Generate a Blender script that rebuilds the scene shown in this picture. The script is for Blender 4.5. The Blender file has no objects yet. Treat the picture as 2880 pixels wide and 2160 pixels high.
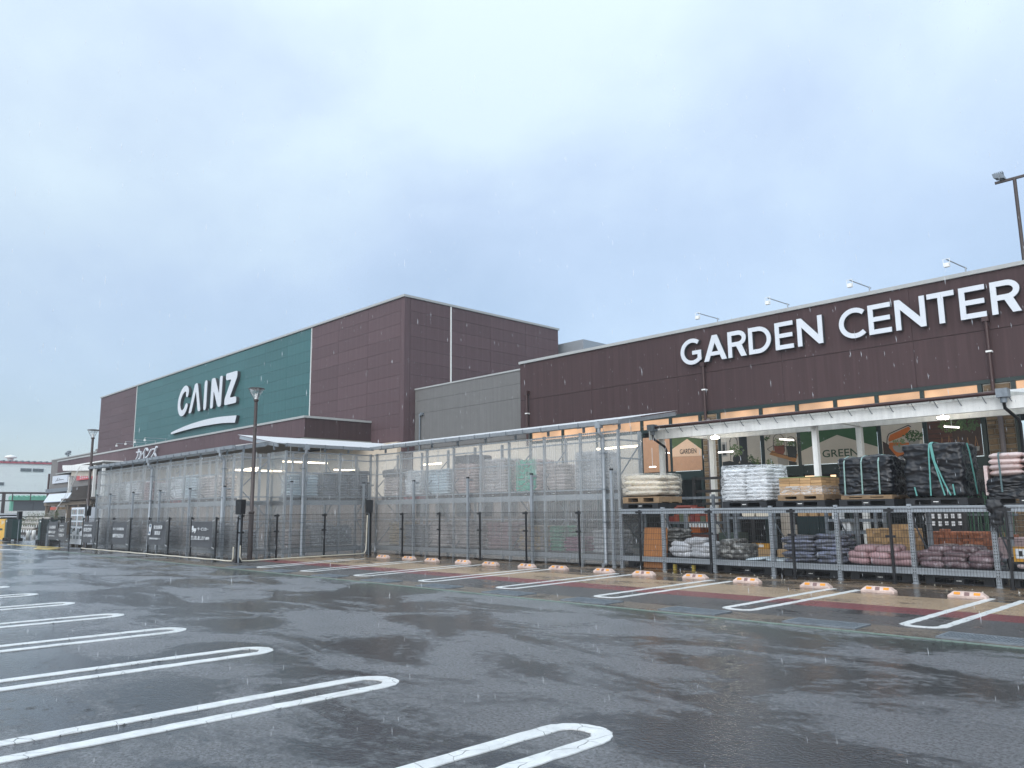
import bpy, math, random
from mathutils import Vector, Matrix, noise
random.seed(7)
C = bpy.context.scene.collection
scene = bpy.context.scene

# ------------------------------------------------------------------ camera
cam = bpy.data.cameras.new("camera"); cam.sensor_width = 36; cam.lens = 27.64
cam.clip_start = 0.05; cam.clip_end = 6000
cam_ob = bpy.data.objects.new("camera", cam); C.objects.link(cam_ob)
def cam_matrix(pitch, roll, yaw, loc):
    cy, sy, cp, sp, cr, sr = (math.cos(yaw), math.sin(yaw), math.cos(pitch), math.sin(pitch), math.cos(roll), math.sin(roll))
    fwd = Vector((sy*cp, cy*cp, sp)); right = Vector((cy, -sy, 0)); up = right.cross(fwd)
    r = cr*right + sr*up; u = -sr*right + cr*up
    m = Matrix((r, u, -fwd)).transposed().to_4x4(); m.translation = loc
    return m
cam_ob.matrix_world = cam_matrix(math.radians(9.16), math.radians(-0.623), math.radians(-45.879), Vector((0, 0, 1.55)))
scene.camera = cam_ob

# ------------------------------------------------------------------ world: overcast sky
SUN_EL, SUN_AZ = math.radians(33), math.radians(158)
world = bpy.data.worlds.new("World"); scene.world = world; world.use_nodes = True
nt = world.node_tree; nt.nodes.clear()
def wn(t, **k):
    n = nt.nodes.new(t)
    for a, b in k.items(): setattr(n, a, b)
    return n
out = wn('ShaderNodeOutputWorld'); add = wn('ShaderNodeAddShader')
bg1 = wn('ShaderNodeBackground'); bg2 = wn('ShaderNodeBackground')
sky = wn('ShaderNodeTexSky', sky_type='NISHITA'); sky.sun_disc = False
sky.sun_elevation = SUN_EL; sky.sun_rotation = SUN_AZ; sky.dust_density = .8; sky.ozone_density = 2
nt.links.new(sky.outputs[0], bg1.inputs[0]); bg1.inputs[1].default_value = 0.05
tc = wn('ShaderNodeTexCoord')
mp = wn('ShaderNodeMapping'); mp.inputs['Scale'].default_value = (1.0, 1.0, 1.5); mp.inputs['Location'].default_value = (9.3, 1.2, 6.1)
nt.links.new(tc.outputs['Generated'], mp.inputs[0])
n1 = wn('ShaderNodeTexNoise'); n1.inputs['Scale'].default_value = 2.0; n1.inputs['Detail'].default_value = 5; n1.inputs['Roughness'].default_value = .54
n1.inputs['Distortion'].default_value = .25
nt.links.new(mp.outputs[0], n1.inputs[0])
sep = wn('ShaderNodeSeparateXYZ'); nt.links.new(tc.outputs['Generated'], sep.inputs[0])
el = wn('ShaderNodeMapRange'); el.inputs[1].default_value = 0.0; el.inputs[2].default_value = 0.62; el.inputs[3].default_value = -.08; el.inputs[4].default_value = .20
nt.links.new(sep.outputs[2], el.inputs[0])
ad = wn('ShaderNodeMath', operation='ADD'); nt.links.new(n1.outputs[0], ad.inputs[0]); nt.links.new(el.outputs[0], ad.inputs[1])
rp = wn('ShaderNodeValToRGB'); nt.links.new(ad.outputs[0], rp.inputs[0])
e = rp.color_ramp.elements
e[0].position = .36; e[0].color = (.50, .605, .745, 1)
e[1].position = .76; e[1].color = (.82, .95, 1.0, 1)
m_ = rp.color_ramp.elements.new(.54); m_.color = (.625, .735, .88, 1)
nt.links.new(rp.outputs[0], bg2.inputs[0])
zb = wn('ShaderNodeMapRange'); zb.inputs[1].default_value = 0; zb.inputs[2].default_value = 1.0; zb.inputs[3].default_value = 0.30; zb.inputs[4].default_value = .93
nt.links.new(sep.outputs[2], zb.inputs[0]); nt.links.new(zb.outputs[0], bg2.inputs[1])
nt.links.new(bg1.outputs[0], add.inputs[0]); nt.links.new(bg2.outputs[0], add.inputs[1]); nt.links.new(add.outputs[0], out.inputs[0])

sun = bpy.data.lights.new("sun", 'SUN'); sun.energy = 1.5; sun.angle = math.radians(70); sun.color = (1, .985, .965)
sun_ob = bpy.data.objects.new("sun", sun); C.objects.link(sun_ob)
sd = Vector((math.sin(SUN_AZ)*math.cos(SUN_EL), math.cos(SUN_AZ)*math.cos(SUN_EL), math.sin(SUN_EL)))
sun_ob.rotation_euler = sd.to_track_quat('Z', 'Y').to_euler(); sun_ob.location = sd*200
vs = scene.view_settings; vs.view_transform = 'Standard'; vs.look = 'None'; vs.exposure = 0.5; vs.gamma = 1; vs.use_curve_mapping = False
scene.render.engine = 'CYCLES'
scene.cycles.transparent_max_bounces = 16; scene.cycles.max_bounces = 8
scene.cycles.use_denoising = True
scene.cycles.sample_clamp_indirect = 4

# ------------------------------------------------------------------ materials
MATS = {}
def nodes_of(name):
    m = bpy.data.materials.new(name); m.use_nodes = True
    t = m.node_tree; b = t.nodes['Principled BSDF']
    return m, t, b
def link(t, a, b): t.links.new(a, b)
def mat(name, col, rough=.5, metal=0, var=.12, scale=6, bump=0, bscale=60, rand=0, spec=.5, streak=0, coat=0):
    """paint-like material: base colour with soft noise variation, optional grime streaks and fine relief"""
    if name in MATS: return MATS[name]
    m, t, b = nodes_of(name)
    b.inputs['Roughness'].default_value = rough; b.inputs['Metallic'].default_value = metal
    b.inputs['Specular IOR Level'].default_value = spec; b.inputs['Coat Weight'].default_value = coat; b.inputs['Coat Roughness'].default_value = .1
    tcn = t.nodes.new('ShaderNodeTexCoord')
    nz = t.nodes.new('ShaderNodeTexNoise'); nz.inputs['Scale'].default_value = scale; nz.inputs['Detail'].default_value = 6; nz.inputs['Roughness'].default_value = .65
    link(t, tcn.outputs['Object'], nz.inputs[0])
    mr = t.nodes.new('ShaderNodeMapRange'); mr.inputs[1].default_value = .25; mr.inputs[2].default_value = .75; mr.inputs[3].default_value = 1-var; mr.inputs[4].default_value = 1+var
    link(t, nz.outputs[0], mr.inputs[0]); val = mr.outputs[0]
    if streak:
        mpn = t.nodes.new('ShaderNodeMapping'); mpn.inputs['Scale'].default_value = (9, 9, .35)
        link(t, tcn.outputs['Object'], mpn.inputs[0])
        n2 = t.nodes.new('ShaderNodeTexNoise'); n2.inputs['Scale'].default_value = 1; n2.inputs['Detail'].default_value = 5
        link(t, mpn.outputs[0], n2.inputs[0])
        m2 = t.nodes.new('ShaderNodeMapRange'); m2.inputs[1].default_value = .35; m2.inputs[2].default_value = .7; m2.inputs[3].default_value = 1-streak; m2.inputs[4].default_value = 1+streak*.4
        link(t, n2.outputs[0], m2.inputs[0])
        mu = t.nodes.new('ShaderNodeMath'); mu.operation = 'MULTIPLY'; link(t, val, mu.inputs[0]); link(t, m2.outputs[0], mu.inputs[1]); val = mu.outputs[0]
    if rand:
        oi = t.nodes.new('ShaderNodeObjectInfo')
        m3 = t.nodes.new('ShaderNodeMapRange'); m3.inputs[3].default_value = 1-rand; m3.inputs[4].default_value = 1+rand
        link(t, oi.outputs['Random'], m3.inputs[0])
        mu = t.nodes.new('ShaderNodeMath'); mu.operation = 'MULTIPLY'; link(t, val, mu.inputs[0]); link(t, m3.outputs[0], mu.inputs[1]); val = mu.outputs[0]
    vm = t.nodes.new('ShaderNodeVectorMath'); vm.operation = 'SCALE'; vm.inputs[0].default_value = col
    link(t, val, vm.inputs['Scale']); link(t, vm.outputs[0], b.inputs['Base Color'])
    if bump:
        n4 = t.nodes.new('ShaderNodeTexNoise'); n4.inputs['Scale'].default_value = bscale; n4.inputs['Detail'].default_value = 3
        link(t, tcn.outputs['Object'], n4.inputs[0])
        bp = t.nodes.new('ShaderNodeBump'); bp.inputs['Strength'].default_value = bump; bp.inputs['Distance'].default_value = .02
        link(t, n4.outputs[0], bp.inputs['Height']); link(t, bp.outputs[0], b.inputs['Normal'])
    MATS[name] = m
    return m
def emit(name, col, strength):
    if name in MATS: return MATS[name]
    m, t, b = nodes_of(name)
    b.inputs['Base Color'].default_value = (*col, 1); b.inputs['Emission Color'].default_value = (*col, 1); b.inputs['Emission Strength'].default_value = strength
    b.inputs['Roughness'].default_value = .4
    MATS[name] = m; return m
def lit_glass(name, col, strength):
    """window glass lit from inside, uneven glow"""
    if name in MATS: return MATS[name]
    m, t, b = nodes_of(name)
    tcn = t.nodes.new('ShaderNodeTexCoord'); nz = t.nodes.new('ShaderNodeTexNoise'); nz.inputs['Scale'].default_value = .9; nz.inputs['Detail'].default_value = 2
    link(t, tcn.outputs['Object'], nz.inputs[0])
    mr = t.nodes.new('ShaderNodeMapRange'); mr.inputs[1].default_value = .3; mr.inputs[2].default_value = .7; mr.inputs[3].default_value = strength*.55; mr.inputs[4].default_value = strength*1.2
    link(t, nz.outputs[0], mr.inputs[0]); link(t, mr.outputs[0], b.inputs['Emission Strength'])
    b.inputs['Emission Color'].default_value = (*col, 1); b.inputs['Base Color'].default_value = (.1, .08, .06, 1); b.inputs['Roughness'].default_value = .08
    MATS[name] = m; return m

def asphalt_mat(name, col, wet=.5, grain=1.0, puddle_scale=.55, dark=.10, rdry=.36, film=.35):
    """rained-on paving: rough stony crests, and sheets of standing water that darken and mirror, dimpled by drops"""
    m, t, b = nodes_of(name)
    N = t.nodes.new
    geo = N('ShaderNodeNewGeometry')
    def noise_(scale, detail, rough, dist=0, vec=None):
        n = N('ShaderNodeTexNoise'); n.inputs['Scale'].default_value = scale; n.inputs['Detail'].default_value = detail; n.inputs['Roughness'].default_value = rough; n.inputs['Distortion'].default_value = dist
        link(t, vec or geo.outputs['Position'], n.inputs[0]); return n.outputs[0]
    def rng(src, a, b_, c, d, smooth=False):
        r = N('ShaderNodeMapRange'); r.inputs[1].default_value = a; r.inputs[2].default_value = b_; r.inputs[3].default_value = c; r.inputs[4].default_value = d
        if smooth: r.interpolation_type = 'SMOOTHSTEP'
        link(t, src, r.inputs[0]); return r.outputs[0]
    def math_(op, a, b_=None, v=None):
        k = N('ShaderNodeMath'); k.operation = op; link(t, a, k.inputs[0])
        if b_ is not None: link(t, b_, k.inputs[1])
        elif v is not None: k.inputs[1].default_value = v
        return k.outputs[0]
    mpn = N('ShaderNodeMapping'); mpn.inputs['Rotation'].default_value = (0, 0, math.radians(-38)); mpn.inputs['Scale'].default_value = (.62, 1.25, 1)
    link(t, geo.outputs['Position'], mpn.inputs[0])
    gn = noise_(34, 6, .8); g2 = noise_(9, 5, .65)
    pn = noise_(puddle_scale, 7, .62, .6, mpn.outputs[0])
    edge = math_('MULTIPLY_ADD', g2, v=.26); edge.node.inputs[2].default_value = -.13
    pn2 = math_('ADD', pn, edge)
    pm = rng(pn2, .66-.3*wet, .79-.3*wet, 0, 1, True)              # 1 = standing water
    bn = noise_(1.3, 8, .7)
    g_ = rng(gn, .38, .62, .12, 2.2); br = rng(bn, .3, .7, .8, 1.2)
    wetd = rng(pm, 0, 1, 1, dark)
    v = math_('MULTIPLY', math_('MULTIPLY', g_, br), wetd)
    vm = N('ShaderNodeVectorMath'); vm.operation = 'SCALE'; vm.inputs[0].default_value = col
    link(t, v, vm.inputs['Scale']); link(t, vm.outputs[0], b.inputs['Base Color'])
    rg_ = math_('MULTIPLY', rng(pm, 0, 1, rdry, .05), rng(gn, .38, .62, 1.35, .6)); link(t, rg_, b.inputs['Roughness']); b.inputs['IOR'].default_value = 1.5
    # drop rings in the water
    vr = N('ShaderNodeTexVoronoi'); vr.inputs['Scale'].default_value = 5.0; link(t, geo.outputs['Position'], vr.inputs[0])
    ring_ = math_('SINE', math_('MULTIPLY', vr.outputs['Distance'], v=42))
    ring_ = math_('MULTIPLY', ring_, rng(vr.outputs['Distance'], .03, .34, 1, 0))
    ring_ = math_('MULTIPLY', ring_, rng(noise_(9, 1, .5), .42, .58, 0, 1))
    wav = math_('MULTIPLY_ADD', ring_, v=.8); link(t, noise_(30, 3, .5), wav.node.inputs[2])
    b1 = N('ShaderNodeBump'); b1.inputs['Distance'].default_value = .04*grain; link(t, rng(pm, 0, 1, 1.0, .05), b1.inputs['Strength']); link(t, math_('ADD', gn, g2), b1.inputs['Height'])
    b2 = N('ShaderNodeBump'); b2.inputs['Distance'].default_value = .010; link(t, rng(pm, 0, 1, 0, .55), b2.inputs['Strength']); link(t, wav, b2.inputs['Height']); link(t, b1.outputs[0], b2.inputs['Normal'])
    link(t, b2.outputs[0], b.inputs['Normal']); link(t, b2.outputs[0], b.inputs['Coat Normal'])
    link(t, rng(pm, 0, 1, film, film*.12), b.inputs['Coat Weight']); b.inputs['Coat Roughness'].default_value = .20; b.inputs['Coat IOR'].default_value = 1.62
    MATS[name] = m; return m

def road_paint_mat(name, col):
    """thick white road paint, cracked and scuffed, wet"""
    m, t, b = nodes_of(name); N = t.nodes.new
    geo = N('ShaderNodeNewGeometry')
    n = N('ShaderNodeTexNoise'); n.inputs['Scale'].default_value = 2.2; n.inputs['Detail'].default_value = 3
    link(t, geo.outputs['Position'], n.inputs[0])
    mixv = N('ShaderNodeVectorMath'); mixv.operation = 'MULTIPLY_ADD'; mixv.inputs[1].default_value = (.25, .25, .25)
    link(t, n.outputs['Color'], mixv.inputs[0]); link(t, geo.outputs['Position'], mixv.inputs[2])
    v = N('ShaderNodeTexVoronoi'); v.feature = 'DISTANCE_TO_EDGE'; v.inputs['Scale'].default_value = 3.6
    link(t, mixv.outputs[0], v.inputs[0])
    cr = N('ShaderNodeMapRange'); cr.inputs[1].default_value = .004; cr.inputs[2].default_value = .013; cr.inputs[3].default_value = 1; cr.inputs[4].default_value = 0
    link(t, v.outputs['Distance'], cr.inputs[0])
    gate = N('ShaderNodeTexNoise'); gate.inputs['Scale'].default_value = 1.1; link(t, geo.outputs['Position'], gate.inputs[0])
    gm = N('ShaderNodeMapRange'); gm.inputs[1].default_value = .45; gm.inputs[2].default_value = .52; link(t, gate.outputs[0], gm.inputs[0])
    mu = N('ShaderNodeMath'); mu.operation = 'MULTIPLY'; link(t, cr.outputs[0], mu.inputs[0]); link(t, gm.outputs[0], mu.inputs[1])
    sc = N('ShaderNodeTexNoise'); sc.inputs['Scale'].default_value = 55; sc.inputs['Detail'].default_value = 6; sc.inputs['Roughness'].default_value = .75
    link(t, geo.outputs['Position'], sc.inputs[0])
    sm = N('ShaderNodeMapRange'); sm.inputs[1].default_value = .58; sm.inputs[2].default_value = .70; sm.inputs[4].default_value = .7
    link(t, sc.outputs[0], sm.inputs[0])
    mx = N('ShaderNodeMath'); mx.operation = 'MAXIMUM'; link(t, mu.outputs[0], mx.inputs[0]); link(t, sm.outputs[0], mx.inputs[1])
    wr = N('ShaderNodeTexNoise'); wr.inputs['Scale'].default_value = 5; wr.inputs['Detail'].default_value = 7; wr.inputs['Roughness'].default_value = .7; link(t, geo.outputs['Position'], wr.inputs[0])
    wc = N('ShaderNodeMapRange'); wc.inputs[1].default_value = .3; wc.inputs[2].default_value = .7; wc.inputs[3].default_value = .72; wc.inputs[4].default_value = 1.05; link(t, wr.outputs[0], wc.inputs[0])
    wv = N('ShaderNodeVectorMath'); wv.operation = 'SCALE'; wv.inputs[0].default_value = col; link(t, wc.outputs[0], wv.inputs['Scale'])
    mixc = N('ShaderNodeMix'); mixc.data_type = 'RGBA'; link(t, wv.outputs[0], mixc.inputs[6]); mixc.inputs[7].default_value = (.09, .09, .09, 1)
    link(t, mx.outputs[0], mixc.inputs[0]); link(t, mixc.outputs[2], b.inputs['Base Color'])
    b.inputs['Roughness'].default_value = .35
    bp = N('ShaderNodeBump'); bp.inputs['Strength'].default_value = .4; bp.inputs['Distance'].default_value = .004
    link(t, sc.outputs[0], bp.inputs['Height']); link(t, bp.outputs[0], b.inputs['Normal'])
    MATS[name] = m; return m

def poly_mat(name):
    """clear corrugated polycarbonate gone a little milky"""
    m = bpy.data.materials.new(name); m.use_nodes = True; t = m.node_tree; t.nodes.clear(); N = t.nodes.new
    o = N('ShaderNodeOutputMaterial'); tr = N('ShaderNodeBsdfTransparent'); tr.inputs[0].default_value = (.93, .95, .96, 1)
    df = N('ShaderNodeBsdfDiffuse'); df.inputs[0].default_value = (.92, .94, .95, 1)
    tl = N('ShaderNodeBsdfTranslucent'); tl.inputs[0].default_value = (.88, .90, .91, 1)
    gl = N('ShaderNodeBsdfGlossy'); gl.inputs[0].default_value = (1, 1, 1, 1); gl.inputs['Roughness'].default_value = .12
    a = N('ShaderNodeMixShader'); a.inputs[0].default_value = .32; link(t, df.outputs[0], a.inputs[1]); link(t, tl.outputs[0], a.inputs[2])
    tcn = N('ShaderNodeTexCoord'); nz = N('ShaderNodeTexNoise'); nz.inputs['Scale'].default_value = .8; nz.inputs['Detail'].default_value = 4
    link(t, tcn.outputs['Object'], nz.inputs[0])
    mpn = N('ShaderNodeMapping'); mpn.inputs['Scale'].default_value = (30, 30, .8); link(t, tcn.outputs['Object'], mpn.inputs[0])
    n2 = N('ShaderNodeTexNoise'); n2.inputs['Scale'].default_value = 1; n2.inputs['Detail'].default_value = 2; link(t, mpn.outputs[0], n2.inputs[0])
    sm = N('ShaderNodeMath'); sm.operation = 'ADD'; link(t, nz.outputs[0], sm.inputs[0]); sm.inputs[1].default_value = .5
    mr = N('ShaderNodeMapRange'); mr.inputs[1].default_value = .7; mr.inputs[2].default_value = 1.3; mr.inputs[3].default_value = .18; mr.inputs[4].default_value = .32
    link(t, sm.outputs[0], mr.inputs[0])
    b = N('ShaderNodeMixShader'); link(t, mr.outputs[0], b.inputs[0]); link(t, tr.outputs[0], b.inputs[1]); link(t, a.outputs[0], b.inputs[2])
    lw = N('ShaderNodeFresnel'); lw.inputs[0].default_value = 1.4
    c = N('ShaderNodeMixShader'); link(t, lw.outputs[0], c.inputs[0]); link(t, b.outputs[0], c.inputs[1]); link(t, gl.outputs[0], c.inputs[2])
    link(t, c.outputs[0], o.inputs[0]); MATS[name] = m; return m
def film_mat(name, amount, tint=(.85, .88, .9), scale=5):
    """stretch film: mostly clear with shiny wrinkles"""
    m = bpy.data.materials.new(name); m.use_nodes = True; t = m.node_tree; t.nodes.clear(); N = t.nodes.new
    o = N('ShaderNodeOutputMaterial'); tr = N('ShaderNodeBsdfTransparent')
    pr = N('ShaderNodeBsdfPrincipled'); pr.inputs['Base Color'].default_value = (*tint, 1); pr.inputs['Roughness'].default_value = .18
    tcn = N('ShaderNodeTexCoord'); mpn = N('ShaderNodeMapping'); mpn.inputs['Rotation'].default_value = (.4, .7, .3); mpn.inputs['Scale'].default_value = (1, 1, 3)
    link(t, tcn.outputs['Object'], mpn.inputs[0])
    nz = N('ShaderNodeTexNoise'); nz.inputs['Scale'].default_value = scale; nz.inputs['Detail'].default_value = 5; nz.inputs['Distortion'].default_value = 1.5
    link(t, mpn.outputs[0], nz.inputs[0])
    mr = N('ShaderNodeMapRange'); mr.inputs[1].default_value = .42; mr.inputs[2].default_value = .68; mr.inputs[3].default_value = amount*.25; mr.inputs[4].default_value = amount*1.5
    link(t, nz.outputs[0], mr.inputs[0])
    bp = N('ShaderNodeBump'); bp.inputs['Strength'].default_value = .9; bp.inputs['Distance'].default_value = .05; link(t, nz.outputs[0], bp.inputs['Height']); link(t, bp.outputs[0], pr.inputs['Normal'])
    mx = N('ShaderNodeMixShader'); link(t, mr.outputs[0], mx.inputs[0]); link(t, tr.outputs[0], mx.inputs[1]); link(t, pr.outputs[0], mx.inputs[2])
    link(t, mx.outputs[0], o.inputs[0]); MATS[name] = m; return m
def sack_mat(name, col, col2=None, rough=.35, mixat=.6):
    """plastic sack: film gloss, printed patches"""
    m, t, b = nodes_of(name); N = t.nodes.new
    tcn = N('ShaderNodeTexCoord'); oi = N('ShaderNodeObjectInfo')
    off = N('ShaderNodeVectorMath'); off.operation = 'MULTIPLY_ADD'; off.inputs[1].default_value = (1, 1, 1)
    cmb = N('ShaderNodeCombineXYZ'); mm = N('ShaderNodeMath'); mm.operation = 'MULTIPLY'; mm.inputs[1].default_value = 40
    link(t, oi.outputs['Random'], mm.inputs[0]); link(t, mm.outputs[0], cmb.inputs[0])
    link(t, tcn.outputs['Object'], off.inputs[0]); link(t, cmb.outputs[0], off.inputs[2])
    nz = N('ShaderNodeTexNoise'); nz.inputs['Scale'].default_value = 7; nz.inputs['Detail'].default_value = 5; nz.inputs['Roughness'].default_value = .7; link(t, off.outputs[0], nz.inputs[0])
    mr = N('ShaderNodeMapRange'); mr.inputs[1].default_value = mixat-.05; mr.inputs[2].default_value = mixat+.08; link(t, nz.outputs[0], mr.inputs[0])
    mx = N('ShaderNodeMix'); mx.data_type = 'RGBA'; mx.inputs[6].default_value = (*col, 1); mx.inputs[7].default_value = (*(col2 or tuple(c*.8 for c in col)), 1)
    link(t, mr.outputs[0], mx.inputs[0])
    m3 = N('ShaderNodeMapRange'); m3.inputs[3].default_value = .78; m3.inputs[4].default_value = 1.15; link(t, oi.outputs['Random'], m3.inputs[0])
    vm = N('ShaderNodeVectorMath'); vm.operation = 'SCALE'; link(t, mx.outputs[2], vm.inputs[0]); link(t, m3.outputs[0], vm.inputs['Scale'])
    link(t, vm.outputs[0], b.inputs['Base Color']); b.inputs['Roughness'].default_value = rough
    bp = N('ShaderNodeBump'); bp.inputs['Strength'].default_value = .5; bp.inputs['Distance'].default_value = .03
    n2 = N('ShaderNodeTexNoise'); n2.inputs['Scale'].default_value = 11; n2.inputs['Detail'].default_value = 4; n2.inputs['Distortion'].default_value = .8; link(t, off.outputs[0], n2.inputs[0])
    link(t, n2.outputs[0], bp.inputs['Height']); link(t, bp.outputs[0], b.inputs['Normal'])
    MATS[name] = m; return m

asph = asphalt_mat('wet_asphalt', (.150, .157, .172), wet=.80, film=1.0)
asph2 = asphalt_mat('wet_dark_asphalt', (.065, .062, .062), wet=.52, puddle_scale=.9)
tan_m = asphalt_mat('wet_tan_paving', (.31, .215, .13), wet=.46, grain=.4, puddle_scale=.7, dark=.45)
red_m = asphalt_mat('wet_red_paving', (.15, .018, .02), wet=.40, grain=.5, puddle_scale=1.1, dark=.5)
conc_m = asphalt_mat('wet_drain_concrete', (.12, .092, .065), wet=.55, grain=.5, puddle_scale=1.2, dark=.4)
rack_mirror_m = asphalt_mat('wet_tan_paving_racks_mirrored', (.16, .11, .065), wet=.78, grain=.3, puddle_scale=.8, dark=.35)  # same wet tan paving, base colour darkened to paint the racks mirrored in it
paint = road_paint_mat('white_road_paint', (.82, .83, .82))
ypaint = road_paint_mat('yellow_road_paint', (.62, .43, .08))
gpaint = road_paint_mat('pale_green_line', (.20, .27, .23))
poly = poly_mat('polycarbonate')
galv = mat('galvanised_steel', (.36, .39, .42), rough=.42, metal=.45, var=.18, scale=14)
galv_d = mat('dull_galvanised_steel', (.23, .26, .29), rough=.5, metal=.4, var=.2, scale=10, streak=.2)
blk = mat('black_coated_steel', (.012, .012, .014), rough=.4)
bronze = mat('dark_bronze_paint', (.055, .038, .034), rough=.45)
dbrown = mat('brown_gutter', (.05, .022, .020), rough=.4)
white = mat('white_painted_steel', (.86, .86, .83), rough=.45, var=.06, streak=.12)
white_l = mat('white_sign_acrylic', (.66, .69, .73), rough=.35, var=.03)
side_d = mat('dark_sign_return', (.05, .055, .06), rough=.5)
brown_p = mat('brown_wall_panel', (.120, .077, .083), rough=.6, spec=.25, var=.12, scale=40, rand=.07, streak=.16, bump=.15, bscale=120)
brown_g = mat('dark_brown_wall_panel', (.072, .044, .045), rough=.6, spec=.2, var=.12, scale=40, rand=.04, streak=.16, bump=.15, bscale=120)
green_p = mat('green_wall_panel', (.052, .145, .150), rough=.5, spec=.3, var=.10, scale=40, rand=.06, streak=.14)
joint = mat('panel_joint', (.045, .032, .032), rough=.8)
gray_w = mat('grey_wall', (.165, .162, .158), rough=.7, var=.06, scale=3, streak=.10, bump=.1, bscale=150)
coping = mat('light_coping', (.40, .41, .40), rough=.45, var=.06)
beige = mat('beige_wall', (.62, .53, .42), rough=.7, var=.08, scale=1.5)
roof_w = mat('white_roof_sheet', (.75, .77, .80), rough=.4, var=.05)
dkgreen = mat('dark_green_frame', (.012, .026, .024), rough=.4)
dkglass = mat('dark_glass', (.012, .014, .014), rough=.06)
wood = mat('pallet_wood', (.24, .16, .09), rough=.8, var=.3, scale=12, rand=.15)
plyw = mat('orange_plywood', (.42, .17, .05), rough=.5, var=.12, scale=5, streak=.15)
carton = mat('tan_board', (.50, .31, .15), rough=.7, var=.15, scale=9, rand=.30)
brick_m = mat('orange_brick', (.36, .13, .065), rough=.85, var=.25, scale=18, rand=.4)
blkp = mat('black_plastic', (.016, .017, .02), rough=.45, var=.2)
blkf = mat('black_film', (.007, .008, .011), rough=.33, var=.25, scale=4, bump=.6, bscale=9, spec=.5)
stone_m = mat('brown_stone', (.20, .135, .075), rough=.85, var=.3, scale=14, rand=.35, bump=.5, bscale=30)
mortar = mat('pale_mortar', (.36, .33, .28), rough=.9)

# ------------------------------------------------------------------ mesh helpers
def R_(a): return math.radians(a)
class MB:
    def __init__(s): s.v = []; s.f = []; s.m = []; s.mi = 0; s.sm = []
    def q(s, pts, smooth=False):
        i = len(s.v); s.v += [tuple(p) for p in pts]; s.f.append(tuple(range(i, i+len(pts)))); s.m.append(s.mi); s.sm.append(smooth)
    def idx(s, verts, faces, smooth=False):
        i = len(s.v); s.v += [tuple(p) for p in verts]
        for f in faces: s.f.append(tuple(i+k for k in f)); s.m.append(s.mi); s.sm.append(smooth)
    def box(s, x0, x1, y0, y1, z0, z1):
        s.idx([(x0, y0, z0), (x1, y0, z0), (x1, y1, z0), (x0, y1, z0), (x0, y0, z1), (x1, y0, z1), (x1, y1, z1), (x0, y1, z1)],
              [(0, 3, 2, 1), (4, 5, 6, 7), (0, 1, 5, 4), (1, 2, 6, 5), (2, 3, 7, 6), (3, 0, 4, 7)]); return s
    def bar(s, a, b, w, h=None, up=(0, 0, 1)):
        """square bar from a to b, width w across, h along up"""
        h = h or w; a = Vector(a); b = Vector(b); d = (b-a).normalized(); u = Vector(up)
        if abs(d.dot(u)) > .98: u = Vector((0, 1, 0))
        x = d.cross(u).normalized(); y = x.cross(d)
        o = [x*(-w/2)+y*(-h/2), x*(w/2)+y*(-h/2), x*(w/2)+y*(h/2), x*(-w/2)+y*(h/2)]
        s.idx([a+k for k in o]+[b+k for k in o], [(0, 1, 2, 3), (7, 6, 5, 4), (0, 4, 5, 1), (1, 5, 6, 2), (2, 6, 7, 3), (3, 7, 4, 0)]); return s
    def tube(s, pts, r, n=8, closed=False, cap=True):
        pts = [Vector(p) for p in pts]; rs = r if isinstance(r, (list, tuple)) else [r]*len(pts); vs = []; prev = None
        for i, p in enumerate(pts):
            d = (pts[min(i+1, len(pts)-1)]-pts[max(i-1, 0)]).normalized()
            if prev is None:
                u = Vector((0, 0, 1)) if abs(d.z) < .9 else Vector((0, 1, 0)); x = d.cross(u).normalized()
            else: x = (prev-d*prev.dot(d)).normalized()
            prev = x; y = d.cross(x)
            for k in range(n):
                a = 2*math.pi*k/n; vs.append(p+rs[i]*(math.cos(a)*x+math.sin(a)*y))
        fs = []
        for i in range(len(pts)-1):
            for k in range(n): fs.append((i*n+k, i*n+(k+1) % n, (i+1)*n+(k+1) % n, (i+1)*n+k))
        s.idx(vs, fs, True)
        if cap:
            s.q([vs[k] for k in range(n)][::-1]); s.q([vs[(len(pts)-1)*n+k] for k in range(n)])
        return s
    def prism(s, outline, y0, y1):
        """outline = (x,z) list, extruded from y0 (front) to y1 (back)"""
        a = sum(outline[i][0]*outline[(i+1) % len(outline)][1]-outline[(i+1) % len(outline)][0]*outline[i][1] for i in range(len(outline)))
        if a < 0: outline = outline[::-1]
        n = len(outline)
        s.q([(x, y0, z) for x, z in outline]); s.q([(x, y1, z) for x, z in outline][::-1])
        for i in range(n):
            (x, z), (X, Z) = outline[i], outline[(i+1) % n]; s.q([(x, y0, z), (x, y1, z), (X, y1, Z), (X, y0, Z)])
        return s
    def lathe(s, prof, n=16, c=(0, 0)):
        vs = []; fs = []
        for r, z in prof:
            for k in range(n):
                a = 2*math.pi*k/n; vs.append((c[0]+r*math.cos(a), c[1]+r*math.sin(a), z))
        for i in range(len(prof)-1):
            for k in range(n): fs.append((i*n+k, i*n+(k+1) % n, (i+1)*n+(k+1) % n, (i+1)*n+k))
        s.idx(vs, fs, True); return s
    def mesh(s, name, mats):
        me = bpy.data.meshes.new(name); me.from_pydata(s.v, [], s.f)
        for m in (mats if isinstance(mats, (list, tuple)) else [mats]): me.materials.append(m)
        me.polygons.foreach_set('material_index', s.m); me.polygons.foreach_set('use_smooth', s.sm); me.update()
        return me
    def build(s, name, mats, parent=None, kind=None, label=None):
        return ob(name, s.mesh(name, mats), parent, kind, label)
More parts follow.
